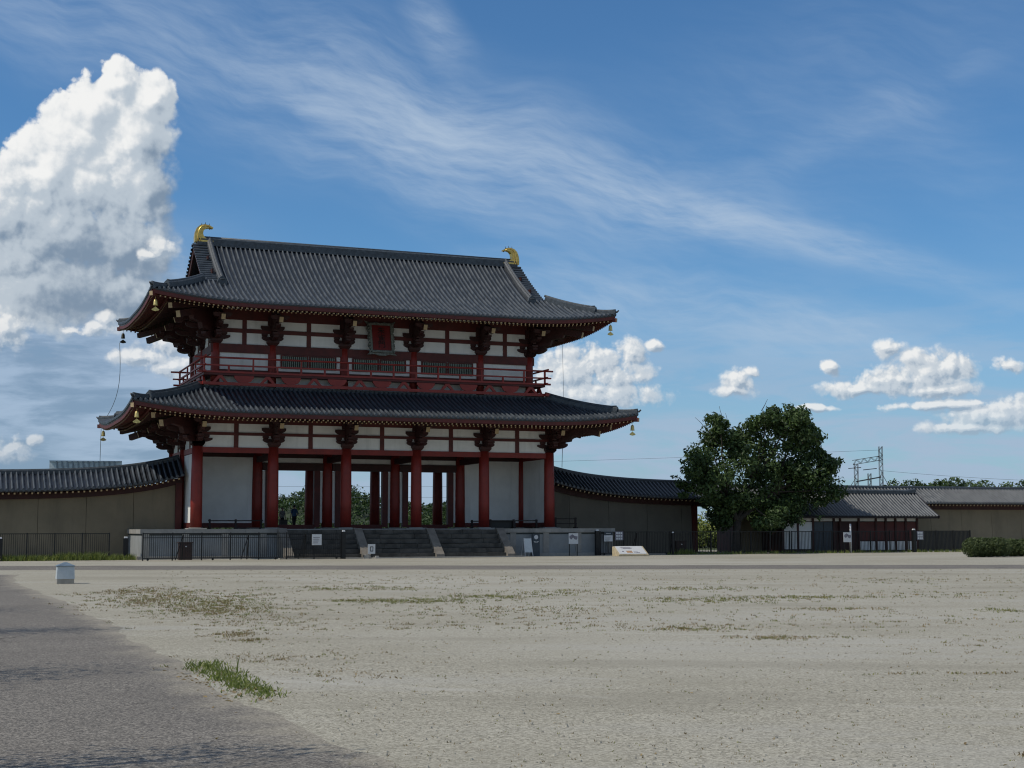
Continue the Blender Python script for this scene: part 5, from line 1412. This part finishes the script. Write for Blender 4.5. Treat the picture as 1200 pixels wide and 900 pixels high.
# trees standing left of the frame: their crowns shade the path
for k, (X, Y, h, r, lab) in enumerate([(-17.6,31.0,8.0,1.7,'slim tree left of the path, farthest of four outside the frame'),(-14.0,24.3,7.8,1.8,'slim tree left of the path, third of four outside the frame'),(-10.6,16.9,6.6,1.9,'slim tree left of the path, second of four outside the frame'),(-6.5,10.0,5.6,1.6,'slim tree nearest the camera, left of the frame')]):
    R = random.Random(300+k); t = thing('path_tree', lab, 'tree', loc=(X, Y, 0), group='trees left of the path'); t.rotation_euler.z = 0
    m = MB(); m.tone = []; tm = MB(); limb(tm, (0,0,-.1), (0,0,h-r), .11, .06, R)
    for q in range(12):
        c = (R.uniform(-.55,.55)*r, R.uniform(-.55,.55)*r, h-r+R.uniform(-.6,.6)*r); leaves(m, c, (r*.75, r*.45, r*.4), 130, .048, .2, R=R)
        limb(tm, (0,0,h-1.6*r), c, .04, .015, R)
    m.build('crown', 'leaf', t); tm.build('trunk', 'bark', t)

# grass and weeds
def blades(mb, x, y, n, spread, hmin, hmax, R, z=0.0, w=.006, lean=.5):
    for _ in range(n):
        a = R.uniform(0,6.28); q = spread*R.random()**.6; bx, by = x+cos(a)*q, y+sin(a)*q; h = R.uniform(hmin, hmax)
        d = R.uniform(0,6.28); le = R.uniform(.1,1)*lean*h; ww = w*R.uniform(.7,1.4); p = Vector((bx,by,z)); sd_ = Vector((sin(d+1.2)*ww, cos(d+1.2)*ww, 0))
        t1 = p+Vector((cos(d)*le*.4, sin(d)*le*.4, h*.6)); t2 = p+Vector((cos(d)*le, sin(d)*le, h))
        mb.add([p-sd_, p+sd_, t1+sd_*.7, t1-sd_*.7, t2], [(0,1,2,3),(3,2,4)], 0)
        tn = min(1, max(0, R.gauss(.5,.28))); mb.tone += [tn, tn]
R = random.Random(5)
tuft = MB(); tuft.tone = []
for k in range(330):
    f = R.random(); x = -4.32+(-2.72+4.32)*f + R.gauss(0,.12); y = 19.9+(16.1-19.9)*f + R.gauss(0,.22)
    blades(tuft, x, y, 5, .09, .015, .075*(1.25-.5*f), R, .004, .007, 1.3)
for k in range(2): blades(tuft, -3.55, 18.6, 1, .02, .26, .34, R, .004, .008, .5)
tag(tuft.build('grass_tuft', 'grass_green'), 'bright green strip of grass on the edge of the asphalt path', 'grass tuft')
# weeds over the plaza: patches (x, y, half length, half depth, clumps, green share)
pat = [(-9.4,38,1.5,4,260,.30),(-11.6,43.5,1.2,3,140,.2),(-7.6,36.5,1.3,5.0,330,.55),(-6.6,33.0,1.5,3.2,260,.45),(-4.9,25.6,.55,.8,60,.2),(-4.4,24.2,.3,.35,30,.2),(-2.6,37.2,2.2,1.6,240,.9),(-.6,39.6,1.6,1.2,120,.8),(-4.2,37.5,1.6,.5,60,.7),(1.3,42,2.2,2.0,90,.7),
       (5.4,44.5,2.4,1.6,110,.8),(5.0,37.5,2.4,2.0,190,.8),(8.2,38.8,2.2,.9,130,.85),(3.2,26.6,1.1,.5,70,.5),(4.5,24.6,.9,.5,70,.3),(11.0,32.4,.6,.9,40,.9),(7.6,33.2,1.6,.6,50,.5),(-1.5,27.5,3,1.2,60,.3),(3.0,27.5,2.5,.9,60,.3),
       (-3.0,21,1.3,1.0,50,.25),(-2.2,18.6,.9,.9,30,.2),(5.6,18.5,1.0,.25,24,.3),(11,27,1.5,.8,30,.4),(4.2,11.9,.06,.05,8,.0),(8,23,3,2,40,.3),(0,30,4,4,110,.35),(7,29,4,4,110,.4),(-5.2,29.5,1.4,3.5,120,.3),(-9.8,41,1.5,4,120,.5),(-5,45,3,2,120,.7),(0,33,3,2.2,120,.5),(12,40,3,3,70,.5),(14,50,6,5,80,.5),(-2,52,8,5,110,.5)]
gg = MB(); gg.tone = []; gd = MB(); gd.tone = []
for (x, y, a, b, n, gs) in pat:
    for k in range(n):
        px_, py_ = x+R.gauss(0,.5)*a, y+R.gauss(0,.5)*b
        s = min(1.6, .5+py_/45)
        if R.random() < .08: continue
        blades(gg if R.random() < gs else gd, px_, py_, 8, .10*s, .012*s, .042*s, R, 0, .006*s, 1.4)
for k in range(2600):                      # single scraps of dry weed everywhere
    Y = 10+55*R.random()**1.5; X = R.uniform(-.25, .42)*Y
    if X < -.30*Y+2.0 and Y < 30: continue
    s = min(1.6, .45+Y/45); blades(gd if R.random() < .65 else gg, X, Y, 3, .035*s, .010*s, .03*s, R, 0, .005*s, 1.2)
def litter(mb, x, y, s, R):
    a = R.uniform(0, 6.28); e1 = Vector((cos(a), sin(a), R.uniform(0,.5)))*s; e2 = Vector((-sin(a), cos(a), 0))*s*.5; p = Vector((x, y, .008))
    mb.add([p-e1, p-e2+Vector((0,0,s*.3)), p+e1, p+e2], [(0,1,2,3)]); mb.tone.append(R.uniform(.2, 1))
for k in range(170):
    f = R.random(); litter(gd, -4.45+1.7*f+R.gauss(0,.22), 19.6-4.0*f+R.gauss(0,.3), R.uniform(.015, .04), R)
for k in range(60): litter(gd, R.uniform(-4, 5), R.uniform(11, 22), R.uniform(.015, .03), R)
tag(gg.build('green_weeds', 'grass'), kind='stuff'); tag(gd.build('dry_weeds', 'grass_dry'), kind='stuff')
st = MB(); M['pebble'] = mat('loose_stone', (.44, .42, .36), .9, scale=9, var=.22)
for k in range(2600):
    Y = 10 + 30*R.random()**1.4; X = R.uniform(-.37, .37)*Y
    if X < 1.2-.22*Y: continue
    r_ = R.choice((.007, .009, .010, .012, .015, .020))*R.uniform(.8, 1.3)
    a = R.uniform(0, 6.28); el = R.uniform(.6, 1.0)
    ring = [(X+cos(a+q*1.047)*r_*(1 if q % 2 else .8), Y+sin(a+q*1.047)*r_*el, .001) for q in range(6)]
    top = [(X+cos(a+q*1.047+.2)*r_*.6, Y+sin(a+q*1.047+.2)*r_*el*.6, r_*R.uniform(.6, .9)) for q in range(6)]
    st.add(ring+top, [(q, (q+1)%6, 6+(q+1)%6, 6+q) for q in range(6)] + [tuple(range(6, 12))])
tag(st.build('loose_stones', 'pebble'), kind='stuff')
wf = MB(); wf.tone = []
for k in range(1500):
    u = R.uniform(-16, -4.2); v = -2.65+R.gauss(0,.35); hh = .45 if -9 < u < -6 else .28
    p = W(u, v); blades(wf, p[0], p[1], 6, .12, .10, hh+R.random()*.25, R, 0, .012, .6)
for k in range(700):
    u = R.uniform(33, 61.5); v = -3.0+R.gauss(0,.3); p = W(u, v); blades(wf, p[0], p[1], 5, .12, .05, .30, R, 0, .012, .6)
for k in range(50):
    p = W(34.4+R.gauss(0,.35), -3.3); blades(wf, p[0], p[1], 6, .1, .1, .5, R, 0, .012, .5)
tag(wf.build('fence_weeds', 'grass_green'), kind='stuff')

# ------------------------------------------------------------------ far things
Yg = 400
t = thing('steel_gantry', 'lattice steel railway gantry on the skyline right of the tree', 'gantry', loc=(96.2, Yg, 0)); t.rotation_euler.z = 0
def lattice(x0, z0, x1, z1, w, name, nseg):
    m = MB(); p, q = Vector((x0,0,z0)), Vector((x1,0,z1)); d = (q-p).normalized(); s_ = Vector((-d.z,0,d.x))*(w/2)
    r = .075
    for sy in (-.5, .5):
        yv = Vector((0, sy*w, 0))
        m.tube([p+s_+yv, q+s_+yv], r, 4); m.tube([p-s_+yv, q-s_+yv], r, 4)
        for k in range(nseg):
            a = p+(q-p)*(k/nseg); b = p+(q-p)*((k+1)/nseg); sg = 1 if k % 2 else -1
            m.tube([a+s_*sg+yv, b-s_*sg+yv], r*.7, 4)
    m.build(name, 'steel', t)
lattice(.6, 0, .6, 20.0, .95, 'mast', 16); lattice(7.6, 0, 7.6, 24.8, .9, 'mast', 20); lattice(4.3, 0, 4.3, 17.2, .8, 'mast', 14)
lattice(-.2, 20.3, 8.0, 21.6, 1.2, 'cross_beam', 8)
MB().bar((.5,0,14.9), (7.6,0,16.2), .35, .35).bar((-1.6,0,18.6), (2,0,18.9), .2, .2).bar((2.6,0,18.2),(6.4,0,18.6),.22,.22).tube([(7.6,0,17.5),(9.8,0,13.5)], .08, 4).tube([(.5,0,16),(-1.2,0,13.5)], .08, 4).build('arms', 'steel', t)
def wire(lab, p, q, sag, r=.05):
    p, q = Vector(p), Vector(q); pts = [p+(q-p)*(k/16)-Vector((0,0,sag*4*(k/16)*(1-k/16))) for k in range(17)]
    tag(MB().tube(pts, r, 4).build('power_line', 'cable'), lab, 'power line', 'far power lines')
wire('power line running right from the steel gantry', (103.8, Yg, 18.0), (240, 430, 17.0), 2.5, .034)
wire('upper power line crossing the sky left of the steel gantry', (-190, 470, 21.5), (103.8, Yg, 23.8), 1.5, .034)
wire('power line seen high through the gate openings', (-200, 420, 16.0), (60, 420, 14.6), .8, .034)
wire('lower power line seen through the gate openings', (-200, 425, 12.5), (60, 425, 11.8), .8, .034)
# glazed slatted canopy rising behind the left wall
t = thing('slatted_canopy', 'pale slatted glass canopy just showing above the left wall roof', 'canopy', loc=(-45.6, 140, 0)); t.rotation_euler.z = TH*.5
MB().box(0, 6.9, 0, .08, 7.2, 8.58).build('glass_sheet', 'slat', t)
m = MB()
for k in range(12): m.bar((.9+.5*k, -.1, 7.0), (.66+.5*k, -.1, 8.62), .12, .12)
m.box(0, 6.9, -.12, .14, 8.60, 8.68)
m.build('slats', 'bluegrey', t)
m = MB()
for x in (.2, 3.4, 6.6): m.box(x-.06, x+.06, .1, .22, 0, 8.5)
m.build('posts', 'steel', t)
